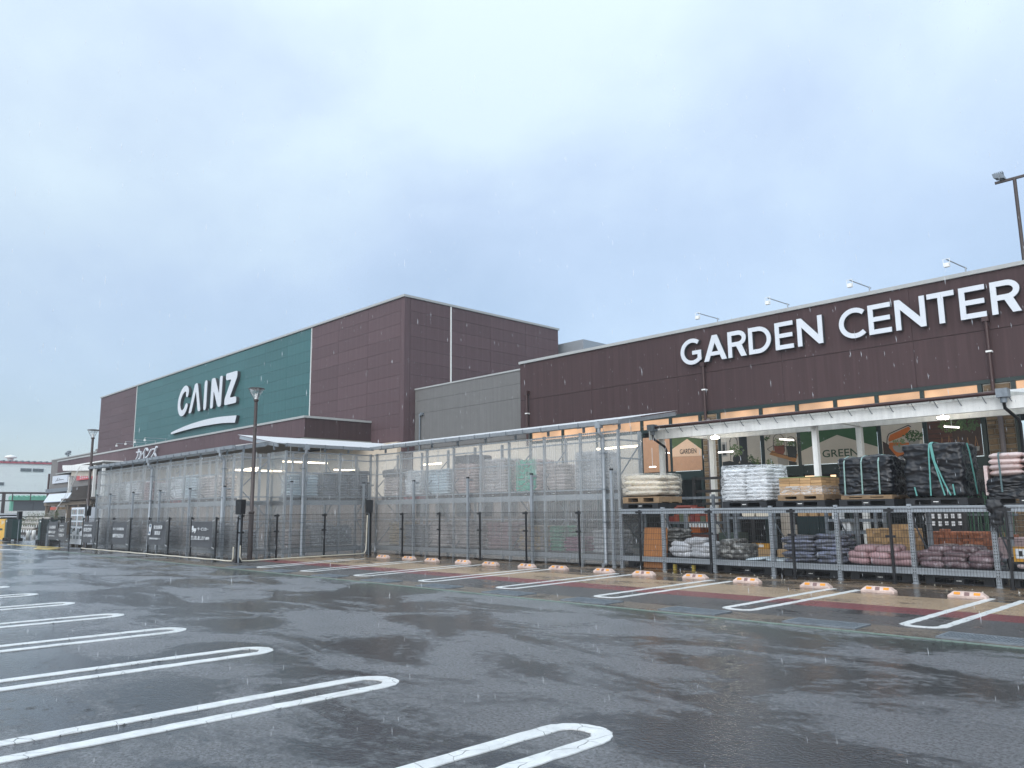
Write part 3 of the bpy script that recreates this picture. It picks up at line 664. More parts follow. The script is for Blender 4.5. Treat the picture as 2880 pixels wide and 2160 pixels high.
# 1 hanging plant by black window frames
p = poster('poster of a hanging basket plant before black window frames', -15.62, -14.04, 3.0, 4.58, cream_p)
shape(p, 'pictured_frame', ink, [(-14.88, 3.0), (-14.56, 3.0), (-14.56, 4.58), (-14.88, 4.58)], 1)
shape(p, 'pictured_bench', ink, [(-15.6, 3.0), (-14.06, 3.0), (-14.06, 3.16), (-14.4, 3.2), (-14.9, 3.17), (-15.3, 3.28), (-15.6, 3.25)], 2)
shape(p, 'pictured_window', pgrey, [(-15.6, 3.45), (-15.38, 3.45), (-15.38, 3.98), (-15.6, 3.98)], 1)
shape(p, 'pictured_window_pane', ink, [(-15.57, 3.5), (-15.43, 3.5), (-15.43, 3.9), (-15.57, 3.9)], 2)
shape(p, 'pictured_pot', ink, arc_pts(-15.02, 3.33, .15, .17, 0, 360, 14)[:-1], 3)
sline(p, 'pictured_hook', ink, [(-15.25, 3.3), (-15.25, 3.98)]+arc_pts(-15.1, 3.98, .15, .17, 180, 0, 8)+[(-14.95, 3.85)], .025, 3)
leafy(p, 'pictured_foliage', -15.0, 3.66, .28, .2, 110, leaf1, 4, 3); leafy(p, 'pictured_foliage', -14.45, 3.3, .12, .13, 40, leaf2, 4, 4); leafy(p, 'pictured_foliage', -14.22, 3.2, .12, .1, 30, leaf1, 4, 5)
# 2 pots in a wire basket on a board
p = poster('poster of two potted plants in a tilted wire basket', -13.88, -12.66, 3.0, 4.58, cream_p)
shape(p, 'pictured_board', pwood, [(-13.72, 3.42), (-13.60, 3.56), (-12.78, 3.24), (-12.70, 3.38), (-12.66, 3.36), (-12.76, 3.10)], 1)
shape(p, 'pictured_pot', terra, [(-13.5, 3.50), (-13.2, 3.38), (-13.12, 3.5), (-13.14, 3.72), (-13.52, 3.72)], 2)
shape(p, 'pictured_pot', ink, [(-13.02, 3.30), (-12.72, 3.24), (-12.68, 3.68), (-13.05, 3.68)], 2)
shape(p, 'pictured_pot', pgrey, [(-13.4, 3.0), (-13.05, 3.0), (-13.0, 3.2), (-13.42, 3.32)], 1)
shape(p, 'pictured_pot', ink, [(-13.0, 3.0), (-12.72, 3.0), (-12.72, 3.10), (-13.0, 3.16)], 2)
leafy(p, 'pictured_foliage', -13.32, 3.84, .17, .13, 70, leaf3, 3, 6); leafy(p, 'pictured_foliage', -12.86, 3.74, .18, .08, 60, leaf2, 3, 7); leafy(p, 'pictured_foliage', -13.72, 3.12, .13, .12, 40, leaf1, 3, 8); leafy(p, 'pictured_foliage', -13.75, 4.0, .1, .12, 25, leaf2, 3, 9)
sline(p, 'pictured_wire', ink, [(-13.54, 3.55)]+arc_pts(-13.33, 3.92, .2, .2, 190, -10, 12)+[(-13.12, 3.5)], .018, 5)
sline(p, 'pictured_wire', ink, [(-13.06, 3.35)]+arc_pts(-12.88, 3.82, .17, .17, 190, -10, 12)+[(-12.70, 3.35)], .018, 5)
sline(p, 'pictured_wire', ink, [(-13.78, 3.62), (-13.55, 3.72), (-12.70, 3.62)], .016, 6); sline(p, 'pictured_wire', ink, [(-13.78, 3.62), (-13.66, 3.52), (-12.75, 3.26), (-12.67, 3.5)], .016, 6)
# 3 GREEN
p = poster('green poster with a beige house shape lettered GREEN', -12.53, -9.96, 3.0, 4.58, green_d)
shape(p, 'house_shape', cream_p, [(-12.53, 3.0), (-9.96, 3.0), (-9.96, 3.45), (-11.25, 3.93), (-12.53, 3.47)], 1)
o = ob('lettering', text_mesh('GREEN', .25, inkg, offset=.008, width=1.20), p); o.location = (-11.19-p.location.x, -.008, .33)
# 4 orange chair
p = poster('poster of potted plants on an orange garden chair', -9.82, -8.58, 3.0, 4.58, cream_p)
shape(p, 'pictured_deck', dwood, [(-9.8, 3.0), (-8.6, 3.0), (-8.6, 3.12), (-9.2, 3.2), (-9.8, 3.62)], 1)
shape(p, 'pictured_chair_back', orange, [(-9.62, 3.66), (-9.55, 3.80), (-8.98, 4.02), (-8.92, 3.95), (-9.1, 3.75), (-9.6, 3.58)], 2)
shape(p, 'pictured_chair_seat', orange, [(-9.6, 3.56), (-9.0, 3.52), (-9.05, 3.22), (-9.4, 3.1), (-9.62, 3.4)], 2)
sline(p, 'pictured_chair_frame', ink, [(-9.45, 3.02), (-9.68, 3.5), (-9.64, 3.74), (-9.58, 3.84), (-8.98, 4.06), (-8.9, 4.0)], .025, 3)
shape(p, 'pictured_pot', pgrey, arc_pts(-9.28, 3.42, .22, .2, 170, 370, 12), 4); shape(p, 'pictured_pot', pgrey, [(-8.98, 3.36), (-8.72, 3.36), (-8.68, 3.58), (-9.02, 3.58)], 4)
leafy(p, 'pictured_foliage', -9.3, 3.55, .16, .1, 50, leaf3, 5, 11); leafy(p, 'pictured_foliage', -8.86, 3.72, .26, .17, 130, leaf2, 5, 12)
shape(p, 'pictured_can', pgrey, [(-8.7, 3.3), (-8.6, 3.36), (-8.6, 3.55)], 2)
# 5 hanging pots on dark timber
p = poster('dark poster of pots hung on ropes under foliage', -8.44, -6.97, 3.0, 4.58, dwood)
for k in range(6): shape(p, 'pictured_plank', mat('print_red_wood', (.085, .03, .018), rough=.5, var=.3), [(-8.42, 3.30+k*.15), (-7.75, 3.30+k*.15), (-7.75, 3.42+k*.15), (-8.42, 3.42+k*.15)], 1)
for k, (x, z) in enumerate([(-8.05, 3.3), (-7.85, 3.35), (-7.6, 3.3), (-7.35, 3.25), (-7.13, 3.28)]):
    sline(p, 'pictured_rope', pwood, [(x-.04, z), (x, z+.3), (x+.04, z)], .014, 3); shape(p, 'pictured_pot', pgrey, [(x-.06, z-.13), (x+.06, z-.13), (x+.08, z), (x-.08, z)], 3)
leafy(p, 'pictured_foliage', -7.75, 3.95, .35, .2, 150, leaf1, 4, 14); leafy(p, 'pictured_foliage', -7.3, 3.95, .3, .2, 130, leaf2, 5, 15)
# 6 GARDEN
p = poster('olive green poster with a peach house shape lettered GARDEN', -17.79, -16.47, 3.0, 4.5, green_o)
shape(p, 'house_shape', mat('poster_peach', (.66, .44, .29), rough=.5, var=.06), [(-17.79, 3.57), (-16.47, 3.53), (-16.47, 3.78), (-17.09, 4.22), (-17.79, 3.87)], 2)
shape(p, 'lower_panel', mat('poster_dark_peach', (.47, .26, .15), rough=.5, var=.1), [(-17.79, 3.0), (-16.47, 3.0), (-16.47, 3.525), (-17.79, 3.565)], 1)
o = ob('lettering', text_mesh('GARDEN', .19, ink, offset=.006, width=.74), p); o.location = (-17.07-p.location.x, -.009, .745)
for a_, c_, lb_ in [(-25.54, -23.66, 'leftmost'), (-23.54, -21.66, 'middle'), (-21.54, -19.31, 'rightmost')]: poster('plain cream window panel behind the long shelter, '+lb_, a_, c_, 2.2, 4.58, cream_p)
p = poster('plain peach panel in the window left of the GARDEN poster', -19.19, -17.91, 3.0, 4.4, MATS['poster_dark_peach'])

# ---- GARDEN CENTER raised letters
gs = thing('wall_sign', 'white raised GARDEN CENTER letters on the dark brown band', 'sign', (-11, 25.9, 7.5))
ZB, ZTp, SW = 7.07, 8.05, .158
def L_(name, outs): return raised(gs, 'letter', outs, yf=25.80, yb=25.985)
def letter(ch, x0, x1):
    c = (x0+x1)/2; w = SW; h = (ZB+ZTp)/2; H2 = (ZTp-ZB)/2
    bx = lambda a, b2, z0, z1: [(a, z0), (b2, z0), (b2, z1), (a, z1)]
    if ch == 'E': o_ = [bx(x0, x0+w, ZB, ZTp), bx(x0+w-.01, x1, ZTp-.155, ZTp), bx(x0+w-.01, x1-.03, h-.075, h+.075), bx(x0+w-.01, x1, ZB, ZB+.155)]
    elif ch == 'T': o_ = [bx(x0, x1, ZTp-.16, ZTp), bx(c-w/2, c+w/2, ZB, ZTp-.155)]
    elif ch == 'N': o_ = [[(x0, ZB), (x0+w, ZB), (x0+w, ZTp-.32), (x1-w, ZB), (x1, ZB), (x1, ZTp), (x1-w, ZTp), (x1-w, ZB+.32), (x0+w, ZTp), (x0, ZTp)]]
    elif ch == 'C': o_ = [stroke(arc_pts(x0+.52, h, .52-w/2, H2+.02-w/2, 47, 313, 26), w)]
    elif ch == 'G': o_ = [stroke(arc_pts(x0+.52, h, .52-w/2, H2+.02-w/2, 50, 325, 26), w), bx(x1-w-.01, x1-.01, ZB+.12, h+.02), bx(x1-.40, x1-w-.005, h-.13, h+.02)]
    elif ch == 'D': o_ = [bx(x0, x0+w, ZB, ZTp), stroke([(x0+w-.01, ZTp-w/2)]+arc_pts(x1-.5, h, .5-w/2, H2-w/2, 90, -90, 16)+[(x0+w-.01, ZB+w/2)], w)]
    elif ch == 'A': o_ = [[(x0, ZB), (x0+.205, ZB), (c, ZTp-.29), (x1-.205, ZB), (x1, ZB), (c+.105, ZTp), (c-.105, ZTp)], bx(x0+.24, x1-.24, ZB+.20, ZB+.345)]
    elif ch == 'R': o_ = [bx(x0, x0+w, ZB, ZTp), stroke([(x0+w-.01, ZTp-.08)]+[(x, z) for x, z in arc_pts(x1-.33, ZTp-.29, .25, .21, 90, -90, 12)]+[(x0+w-.01, ZTp-.50)], .16), [(x0+.33, ZTp-.55), (x1-.22, ZB), (x1, ZB), (x0+.55, ZTp-.50)]]
    L_(ch, o_)
for ch, a, c in [('G', -17.10, -16.17), ('A', -16.06, -15.09), ('R', -15.02, -14.27), ('D', -14.17, -13.29), ('E', -13.13, -12.45), ('N', -12.30, -11.40), ('C', -10.83, -9.95), ('E', -9.86, -9.15), ('N', -9.02, -8.12), ('T', -8.05, -7.28), ('E', -7.15, -6.45), ('R', -6.31, -5.56)]: letter(ch, a, c)
for i, x in enumerate([-15.54, -12.70, -9.83, -6.95]):
    arm_light(i, (x, 26.05, 8.55), (x-.2, 25.0, 8.80), '%s arm spotlight from the left over the garden centre lettering' % nrm(i, 4), 'arm spotlights over the garden centre sign')
# floodlight mast behind
mast = thing('floodlight_mast', 'tall dark floodlight mast with twin lamps behind the garden centre', 'floodlight mast', (-7.07, 34, 0))
b = MB(); b.tube([(0, 0, 0), (0, 0, 14.0)], [.08, .065], 12); b.build('pole', bronze, mast)
b = MB(); b.bar((-.66, 0, 14.02), (1.3, 0, 14.02), .09); b.build('crossarm', bronze, mast)
def flood(dx, tilt):
    l = MB(); k_ = .62; Q = lambda x, y, z: (dx+x*k_, y*k_, 14.06+(z-14.1)*k_)
    l.idx([Q(*v) for v in [(-.35, -.25, 14.32), (.25, -.35, 14.12), (.3, .25, 14.12), (-.3, .35, 14.32), (-.42, -.2, 14.62), (.12, -.3, 14.50), (.15, .22, 14.50), (-.38, .28, 14.62)]], [(0, 3, 2, 1), (4, 5, 6, 7), (0, 1, 5, 4), (1, 2, 6, 5), (2, 3, 7, 6), (3, 0, 4, 7)])
    for k in range(5): l.box(dx-.18+k*.065, dx-.165+k*.065, -.13, .13, 14.30, 14.41)
    l.bar(Q(0, -.36, 14.1), Q(0, -.36, 14.4), .03); l.bar(Q(0, .36, 14.1), Q(0, .36, 14.4), .03); l.bar(Q(0, -.36, 14.1), Q(0, .36, 14.1), .03)
    l.build('floodlight', galv_d, mast)
flood(-.45, 0); flood(.72, 0)

# ------------------------------------------------------------------ white pergola before the garden centre
pg = thing('pergola', 'white pergola canopy with brown gutter along the garden centre front', 'pergola', (-9, 21, 0))
def pp(name, m, fn, **k): return wall_part(pg, name, m, fn, **k)
PX0, PX1 = -14.95, -4.72
for x in (-14.78, -9.70): pp('post', white, lambda b: b.box(x-.07, x+.07, 20.93, 21.07, 0, 3.77))
for x in (-14.80, -9.72, -4.62): pp('post', white, lambda b: b.box(x-.08, x+.08, 23.94, 24.10, 0, 3.92))
pp('post', white, lambda b: b.box(-4.69, -4.55, 20.93, 21.07, 0, 3.77))
pp('beam', white, lambda b: b.box(PX0, -4.4, 20.56, 20.65, 3.73, 4.02))
pp('beam_plate', white, lambda b: b.box(PX0, -4.4, 20.651, 21.10, 3.775, 3.80))
pp('beam', white, lambda b: b.box(PX0, -4.4, 23.97, 24.07, 3.93, 4.32))
for x in (-15.0, -9.70, -4.60): pp('cross_beam', white, lambda b: b.box(x-.05, x+.05, 21.05, 23.97, 3.95, 4.2))
pp('roof', roof_p, lambda b: b.q([(PX0-.2, 20.42, 4.15), (-4.3, 20.42, 4.15), (-4.3, 25.7, 4.60), (PX0-.2, 25.7, 4.60)]))
for i in range(21):
    x = PX0+.1+i*.52
    pp('rafter', white, lambda b: b.bar((x, 20.46, 4.085), (x, 25.6, 4.50), .05, .10))
    pp('gutter_bracket', galv_d, lambda b: b.tube([(x+.10, 20.42, 4.05), (x+.13, 20.50, 3.93), (x+.14, 20.555, 3.90)], .010, 5))
pp('gutter', dbrown, lambda b: b.tube([(-14.75, 20.38, 4.09), (-4.95, 20.38, 4.10)], .05, 10))
for x, s in ((-14.68, 1), (-4.95, 1)):
    pp('gutter_outlet', galv_d, lambda b: (b.box(x-.12, x+.12, 20.26, 20.50, 3.98, 4.18), b.tube([(x, 20.38, 3.98), (x, 20.38, 3.86)], .07, 10)))
    pp('downpipe', blk, lambda b: b.tube([(x, 20.38, 3.88), (x, 20.42, 3.74), (x+.15, 20.80, 3.50), (x+.16, 20.87, 3.40), (x+.16, 20.87, 0)], .038, 10))
pp('notice_board', white, lambda b: b.box(-14.90, -14.66, 23.86, 23.94, 1.42, 2.05))
pp('notice_leaf', mat('notice_green', (.05, .16, .06)), lambda b: b.prism([(-14.80, 1.72), (-14.74, 1.74), (-14.72, 1.82), (-14.79, 1.86), (-14.84, 1.79)], 23.853, 23.858))
lampw = emit('lamp_glow', (1, .90, .74), 40); tubew = emit('tube_glow', (1, .82, .58), 5)
for i, (x, y, z) in enumerate([(-14.05, 23.0, 3.90), (-7.05, 23.0, 3.92)]):
    t = thing('downlight', 'round glowing downlight under the pergola, %s one' % ['left', 'right'][i], 'lamp', (x, y, z), 0, 'downlights under the pergola')
    b = MB(); b.lathe([(0, -.05), (.12, -.05), (.15, 0), (.0, .03)], 14); b.build('lens', lampw, t)
    b = MB(); b.lathe([(.02, .3), (.02, .03)], 8); b.build('stem', white, t)
for i, (x0, x1, y, z, ang, lb) in enumerate([(-15.35, -14.75, 25.3, 3.56, 0, 'before the hanging basket poster'), (-12.95, -12.45, 25.3, 3.84, -.12, 'before the wire basket poster'), (-7.75, -7.35, 25.3, 3.84, -.15, 'before the dark hanging pots poster'), (-18.0, -17.55, 25.4, 3.70, -.1, 'left of the GARDEN lettering'), (-18.5, -18.2, 25.4, 3.18, 0, 'low on the plain peach panel')]):  # added glowing bars stand in for pergola lamps mirrored in the window glass
    t = thing('tube_reflection', 'glowing bar standing in for a tube lamp reflection '+lb, 'lamp reflection', ((x0+x1)/2, y, z), 0, 'bars standing in for lamp reflections in the glass')
    h = (x1-x0)/2; b = MB(); b.bar((-h, 0, -ang*h), (h, 0, ang*h), .035); b.build('tube', emit('tube_reflection_glow', (1, .95, .88), 4), t)
    b = MB(); b.bar((-h, 0, -ang*h+.03), (h, 0, ang*h+.03), .05, .02); b.bar((0, 0, .04), (0, 0, .75), .012); b.build('holder', white, t)

# ------------------------------------------------------------------ racks inside translucent enclosures
SHEETS = {}
def corr_mesh(w, h):
    k = (round(w, 3), round(h, 3))
    if k in SHEETS: return SHEETS[k]
    n = int(w/.0127); vs = []
    for z in (0, h):
        for i in range(n+1): x = w*i/n; vs.append((x, .008*math.sin(2*math.pi*x/.076), z))
    b = MB(); b.idx(vs, [(i, i+1, n+2+i, n+1+i) for i in range(n)], True)
    SHEETS[k] = b.mesh('polycarbonate_sheet', poly); return SHEETS[k]
def enclosure(label, loc, rz, L, H, D, posts, roofs, gut, gz, downs, guards, left_end, right_end, guard_h=2.65, rafters=None, beam_rows=((.16, .32), (1.84, 2.0))):
    t = thing('rack_enclosure', label, 'shelter', loc, rz)
    for x in posts:
        for y in (.10, D-.05):
            b = MB(); b.box(x-.036, x+.036, y-.036, y+.036, 0, H); b.build('post', galv, t)
        if posts.index(x) % 3 == 1: continue
        b = MB(); b.bar((x, .15, .35), (x, D-.1, 1.3), .03); b.bar((x, D-.1, 1.45), (x, .15, 2.3), .03); b.bar((x, .15, 2.5), (x, D-.1, 3.35), .03); b.build('brace', galv_d, t)
    for z in (1.28, 2.12, 2.97, 3.48, H-.05):
        b = MB(); b.box(0, L, .0+.012, .05, z-.02, z+.02); b.build('girt', galv, t)
        b = MB()
        for k in range(int(L/.4)): b.box(k*.4+.2-.012, k*.4+.2+.012, -.022, -.010, z-.012, z+.012)
        b.build('bolt', galv, t, kind='stuff')
    for z0, z1 in beam_rows:
        for y in (.06, D-.1):
            b = MB(); b.box(0, L, y, y+.05, z0, z1); b.build('beam', galv, t)
    b = MB(); b.box(.02, L-.02, .115, D-.11, 1.955, 1.975); b.build('shelf_deck', galv_d, t)
    n = max(1, round(L/.79)); w = L/n
    for i in range(n):
        s = ob('polycarbonate_sheet', corr_mesh(w+.03, H-.09), t); s.location = (i*w, -.002-.004*(i % 2), .06)
    for flag, x, sg in ((left_end, 0, -1), (right_end, L, 1)):
        if flag:
            for k in range(2):
                s = ob('polycarbonate_sheet', corr_mesh(D/2, H-.09), t); s.location = (x+.012*sg, k*D/2, .06); s.rotation_euler = (0, 0, math.pi/2)
            for z in (1.28, 2.12, 2.97, 3.48): b = MB(); b.box(x-.03, x+.005, 0.05, D, z-.02, z+.02); b.build('girt', galv, t)
    s_ = .165
    for pts in roofs:     # each a quad in plan, laid on the sloping plane
        Z = lambda p: gz+.02+s_*(p[1]+.2)
        b = MB(); b.q([(p[0], p[1], Z(p)+.02) for p in pts])
        b.build('roof_sheet', roof_t, t)
    for x, y1 in (rafters or []):
        b = MB(); b.bar((x, -.18, gz-.05), (x, y1, gz-.05+s_*(y1+.18)), .05, .11); b.build('rafter', galv, t)
        b = MB(); b.box(x-.03, x+.03, .07, .13, H, gz-.0+.04); b.build('roof_prop', galv_d, t)
    b = MB(); b.idx([(gut[0], -.34, gz+.03), (gut[0], -.32, gz-.08), (gut[0], -.23, gz-.08), (gut[0], -.21, gz+.03), (gut[1], -.34, gz+.03), (gut[1], -.32, gz-.08), (gut[1], -.23, gz-.08), (gut[1], -.21, gz+.03)], [(0, 4, 5, 1), (1, 5, 6, 2), (2, 6, 7, 3), (0, 1, 2, 3), (7, 6, 5, 4)])
    b.build('gutter', galv, t)
    b = MB()
    for k in range(int((gut[1]-gut[0])/.75)+1): x = gut[0]+k*.75; b.box(x-.015, x+.015, -.346, -.205, gz-.088, gz+.036)
    b.build('gutter_strap', galv_d, t, kind='stuff')
    for x in downs:
        b = MB(); b.box(x-.09, x+.09, -.35, -.2, gz-.16, gz+.0); b.tube([(x, -.28, gz-.15), (x, -.28, gz-.26), (x+.02, -.24, gz-.33), (x+.0, -.16, gz-.37), (x, -.12, gz-.45), (x, -.12, .12), (x, -.16, .06), (x, -.26, .05)], .055, 10); b.build('downpipe', galv, t)
        for z in (1.2, 2.1, 3.1): b = MB(); b.box(x-.075, x+.075, -.18, -.03, z, z+.03); b.build('pipe_clip', galv_d, t)
    for x in guards:
        g = MB(); g.box(x-.036, x+.036, -.22, -.148, 0, guard_h-.03); o = g.build('guard_post', galv, t)
        c = MB(); c.box(x-.039, x+.039, -.223, -.145, guard_h-.03, guard_h+.02); c.build('cap', blk, o)
        c = MB(); c.box(x-.025, x+.025, -.138, .05, guard_h-.10, guard_h-.05); c.build('tie_bar', galv, o)
    return t
C_X0 = -25.5
encC = enclosure('long clear polycarbonate rack shelter directly left of the open pallet rack', (C_X0, 17.3, 0), 0, 11.85, 3.77, 1.12,
    [.05, 1.6, 3.17, 4.65, 6.04, 7.4, 8.95, 10.4, 11.80], [[(.25, -.28), (11.95, -.28), (11.95, 2.9), (-2.95, 2.9)]], (.2, 12.15), 3.97, [11.42], [-.1, 2.77, 5.71, 8.66, 11.75], False, True,
    rafters=[(.6+1.42*i, 2.85) for i in range(8)]+[(11.85, 2.85)])
encA = enclosure('long clear polycarbonate rack shelter behind the bannered fence on the left', (-41.3, 12.15, 0), 0, 15.3, 3.66, 1.12,
    [.05, 1.5, 2.95, 4.4, 5.9, 7.35, 8.8, 10.3, 11.75, 13.2, 14.6, 15.25], [[(-.25, -.28), (15.4, -.28), (15.4, 1.0), (12.6, 1.0), (12.6, 2.8), (-.25, 2.8)]], (-.3, 15.35), 3.84, [7.44, 14.3], [.75, 2.65, 5.6, 8.63, 11.6, 14.58], True, True, guard_h=2.5,
    rafters=[(.1+1.45*i, 2.7) for i in range(9)]+[(14.0, .95), (15.3, .95)])
encB = enclosure('short clear polycarbonate rack shelter in the inner corner, turned sideways', (-25.5, 13.6, 0), math.pi/2, 3.7, 3.75, 1.15,
    [.05, .85, 2.25, 3.6], [[(-.5, -.28), (3.40, -.28), (6.3, 2.9), (-.5, 2.9)]], (-.15, 3.45), 3.94, [.62], [.15, 3.12], True, False,
    rafters=[(-.42, 2.8), (.55, 2.8), (1.6, 2.8), (2.6, 2.8)])
# strip lights seen through the sheets
for i, (x, y, z, l, rz, lb) in enumerate([(-24.0, 18.9, 3.36, 1.2, 0, 'in the right shelter over the white sacks'), (-15.0, 19.0, 3.42, 1.6, 0, 'at the right end of the right shelter'), (-28.3, 13.6, 3.22, 1.6, 0, 'behind the grey sacks of the left shelter'), (-27.0, 15.2, 3.45, 1.9, math.pi/2, 'in the corner shelter, upper one'), (-27.6, 13.6, 3.12, 1.9, math.pi/2, 'in the corner shelter, lower one'), (-26.9, 16.9, 3.2, 1.0, math.pi/2, 'in the corner shelter, far one')]):
    t = thing('strip_light', 'warm glowing strip light '+lb, 'strip light', (x, y, z), rz, 'strip lights inside the shelters')
    b = MB(); b.bar((-l/2, 0, 0), (l/2, 0, 0), .05); b.build('tube', tubew, t)
    b = MB(); b.bar((-l/2, 0, .04), (l/2, 0, .04), .08, .03); b.bar((-l/3, 0, .05), (-l/3, 0, .6), .015); b.bar((l/3, 0, .05), (l/3, 0, .6), .015); b.build('holder', white, t)

# ------------------------------------------------------------------ mesh fences
def fence(label, pts, z=1.5, wire=.0033):
    t = thing('mesh_fence', label, 'fence', (pts[0][0], pts[0][1], 0))
    for i, (x, y) in enumerate(pts):
        b = MB(); b.box(x-.023, x+.023, y-.023, y+.023, 0, z+.03); b.box(x-.045, x+.045, y-.045, y+.045, -.0, .03)
        p = under(t, b.build('post', blk, t))
        d = Vector(pts[min(i+1, len(pts)-1)])-Vector(pts[max(i-1, 0)]); d.normalize()
        for zz in (z-.03, .95):
            c = MB(); c.bar((x-d.x*.10+d.y*.035, y-d.y*.10-d.x*.035, zz), (x+d.x*.10+d.y*.035, y+d.y*.10-d.x*.035, zz), .02, .05); c.build('clamp', blk, p)
    for i in range(len(pts)-1):
        a, c = Vector(pts[i]), Vector(pts[i+1]); d = c-a; Ln = d.length; d.normalize(); n = max(2, round((Ln-.08)/.055)); b = MB()
        up = Vector((-d.y, d.x))
        for k in range(n+1):
            p = a+d*(.04+(Ln-.08)*k/n)
            vs = []
            for zz in (.06, z+.015):
                for j in range(3): an = 2.094*j; vs.append((p.x+wire*math.cos(an), p.y+wire*math.sin(an), zz))
            b.idx(vs, [(0, 1, 4, 3), (1, 2, 5, 4), (2, 0, 3, 5)])
        for k in range(11):
            zz = .07+(z-.07)*k/10; r = wire*1.35 if k < 10 else .007
            off = Vector((-d.y, d.x))*(-.005)
            b.bar((a.x+d.x*.03+off.x, a.y+d.y*.03+off.y, zz), (c.x-d.x*.03+off.x, c.y-d.y*.03+off.y, zz), r*1.7)
        under(t, b.build('mesh_panel', blk, t, kind='stuff'))
    return t
FX = [-25.2, -23.2, -21.1, -19.05, -16.97, -14.86, -12.75, -10.65, -8.53, -6.4, -4.3, -2.2, -.1]
fence('black wire mesh fence along the bays before the open rack and long shelter', [(x, 16.98) for x in FX], 1.5)
fence('short black wire mesh fence return behind the dark lamp post corner', [(-25.2, 16.9), (-24.98, 14.9), (-24.75, 12.95), (-24.56, 11.62)], 1.5)
fence('black wire mesh fence hung with grey banners before the left shelter', [(x, 11.5) for x in (-24.6, -26.2, -28.25, -30.3, -32.35, -34.4, -36.5, -38.5, -40.7)], 1.42)
fence('black wire mesh fence left of the vending machines with two banners', [(x, 11.55) for x in (-42.9, -44.45, -46.2, -48.0)], 1.42)
# cream conduit along the fence foot
cream = mat('cream_conduit', (.60, .56, .46), rough=.5)
b = MB(); b.tube([(-24.45, 11.55, .55), (-24.45, 11.55, .2), (-24.46, 11.62, .07), (-24.5, 11.9, .05), (-24.62, 13.2, .06), (-24.82, 15.0, .06), (-25.0, 16.4, .05), (-25.02, 16.6, .07), (-25.03, 16.68, .2), (-25.03, 16.72, 1.45)], .022, 8)
tag(b.build('conduit_pipe', cream), 'cream conduit pipe along the foot of the short fence return', 'pipe')
b = MB(); b.tube([(-24.7, 11.44, .5), (-24.7, 11.44, .16), (-24.75, 11.43, .06), (-25.2, 11.42, .05)]+[(-25.2-k*.8, 11.42, .05+.012*(k % 2)) for k in range(1, 20)], .024, 8)
tag(b.build('conduit_pipe', cream), 'cream conduit pipe along the foot of the bannered fence', 'pipe')
# black loudspeaker-like boxes on the fence tops
for x, y, rz, lb in [(-24.55, 11.55, .3, 'near the lamp post at the fence corner'), (-25.12, 16.85, 1.2, 'in the inner corner of the fences'), (-41.0, 11.75, .1, 'beside the vending machines'), (-54.5, 11.9, .2, 'on the pole left of the green gate stacks')]:
    z0 = 1.53 if x > -50 else 1.36
    t = thing('fence_box', 'black box mounted above the fence '+lb, 'box', (x, y, 0), rz, 'black boxes above the fences')
    b = MB(); b.prism(round_poly([(-.115, z0), (.115, z0), (.13, z0+.46), (-.13, z0+.46)], .03, 3), -.10, .10); b.build('housing', blk, t)
    b = MB(); b.box(-.14, .14, -.12, .11, z0+.46, z0+.475); b.build('lid', blk, t)
    b = MB(); b.tube([(0, 0, 0), (0, 0, z0)], .025, 8); b.build('pole', galv_d, t)
# banners
banner_m = mat('grey_mesh_banner', (.075, .078, .085), rough=.55, var=.12, scale=3)
bw = mat('banner_white', (.62, .64, .66), rough=.5); bblue = mat('banner_blue', (.10, .16, .24), rough=.5)
def banner(x0, x1, z0, z1, lines, label, y=11.44, icon=None):
    cx = (x0+x1)/2; w = x1-x0; t = thing('banner', label, 'banner', (cx, y, z0), 0, 'grey banners on the fence')
    h = z1-z0; n = 16; vs = []; rg = random.Random(int(-x0*10))
    for j in range(n+1):
        for i in range(n+1):
            u, v = i/n, j/n
            sag = .06*h*4*u*(1-u)*v**4
            vs.append(((u-.5)*w, -.012-.018*noise.noise(Vector((u*3+x0, v*3, 0)))-.02*math.sin(math.pi*u)*v, v*h-sag))
    b = MB(); b.idx(vs, [(j*(n+1)+i, j*(n+1)+i+1, (j+1)*(n+1)+i+1, (j+1)*(n+1)+i) for j in range(n) for i in range(n)], True); b.build('cloth', banner_m, t)
    c = MB()
    for sx in (-1, 1):
        for sz in (.02, h-.02): c.bar((sx*w/2*.97, -.01, sz), (sx*(w/2+.1), .03, sz+(.05 if sz > .1 else -.05)), .012)
    c.build('tie', bw, t)
    for txt, fx, fz, hh, ww in lines:
        o = ob('lettering', text_mesh(txt, hh*h, bw, offset=.018, width=ww*w), t); o.location = (fx*w, -.062, fz*h)
    if icon == 'car':
        b = MB(); b.prism(round_poly([(-.42*w, .62*h), (-.36*w, .62*h), (-.36*w, .58*h), (-.2*w, .58*h), (-.19*w, .70*h), (-.33*w, .71*h), (-.34*w, .80*h), (-.42*w, .80*h)], .01, 2), -.064, -.060); b.prism(arc_pts(-.38*w, .575*h, .022*w, .03*h, 0, 360, 10)[:-1], -.064, -.060); b.prism(arc_pts(-.26*w, .545*h, .022*w, .03*h, 0, 360, 10)[:-1], -.064, -.060)
        b.build('van_icon', bw, t)
    if icon == 'mark':
        b = MB(); b.prism(round_poly([(-.44*w, .40*h), (-.30*w, .40*h), (-.27*w, .60*h), (-.24*w, .78*h), (-.27*w, .87*h), (-.38*w, .87*h), (-.42*w, .78*h), (-.40*w, .60*h)], .03, 3), -.064, -.060); k = b.build('mark_icon', bw, t)
        b = MB(); b.prism([(-.38*w, .75*h), (-.28*w, .75*h), (-.28*w, .84*h), (-.37*w, .84*h)], -.067, -.065); b.prism([(-.40*w, .46*h), (-.31*w, .46*h), (-.30*w, .55*h), (-.39*w, .55*h)], -.067, -.065); b.build('mark_panel', bblue, t)
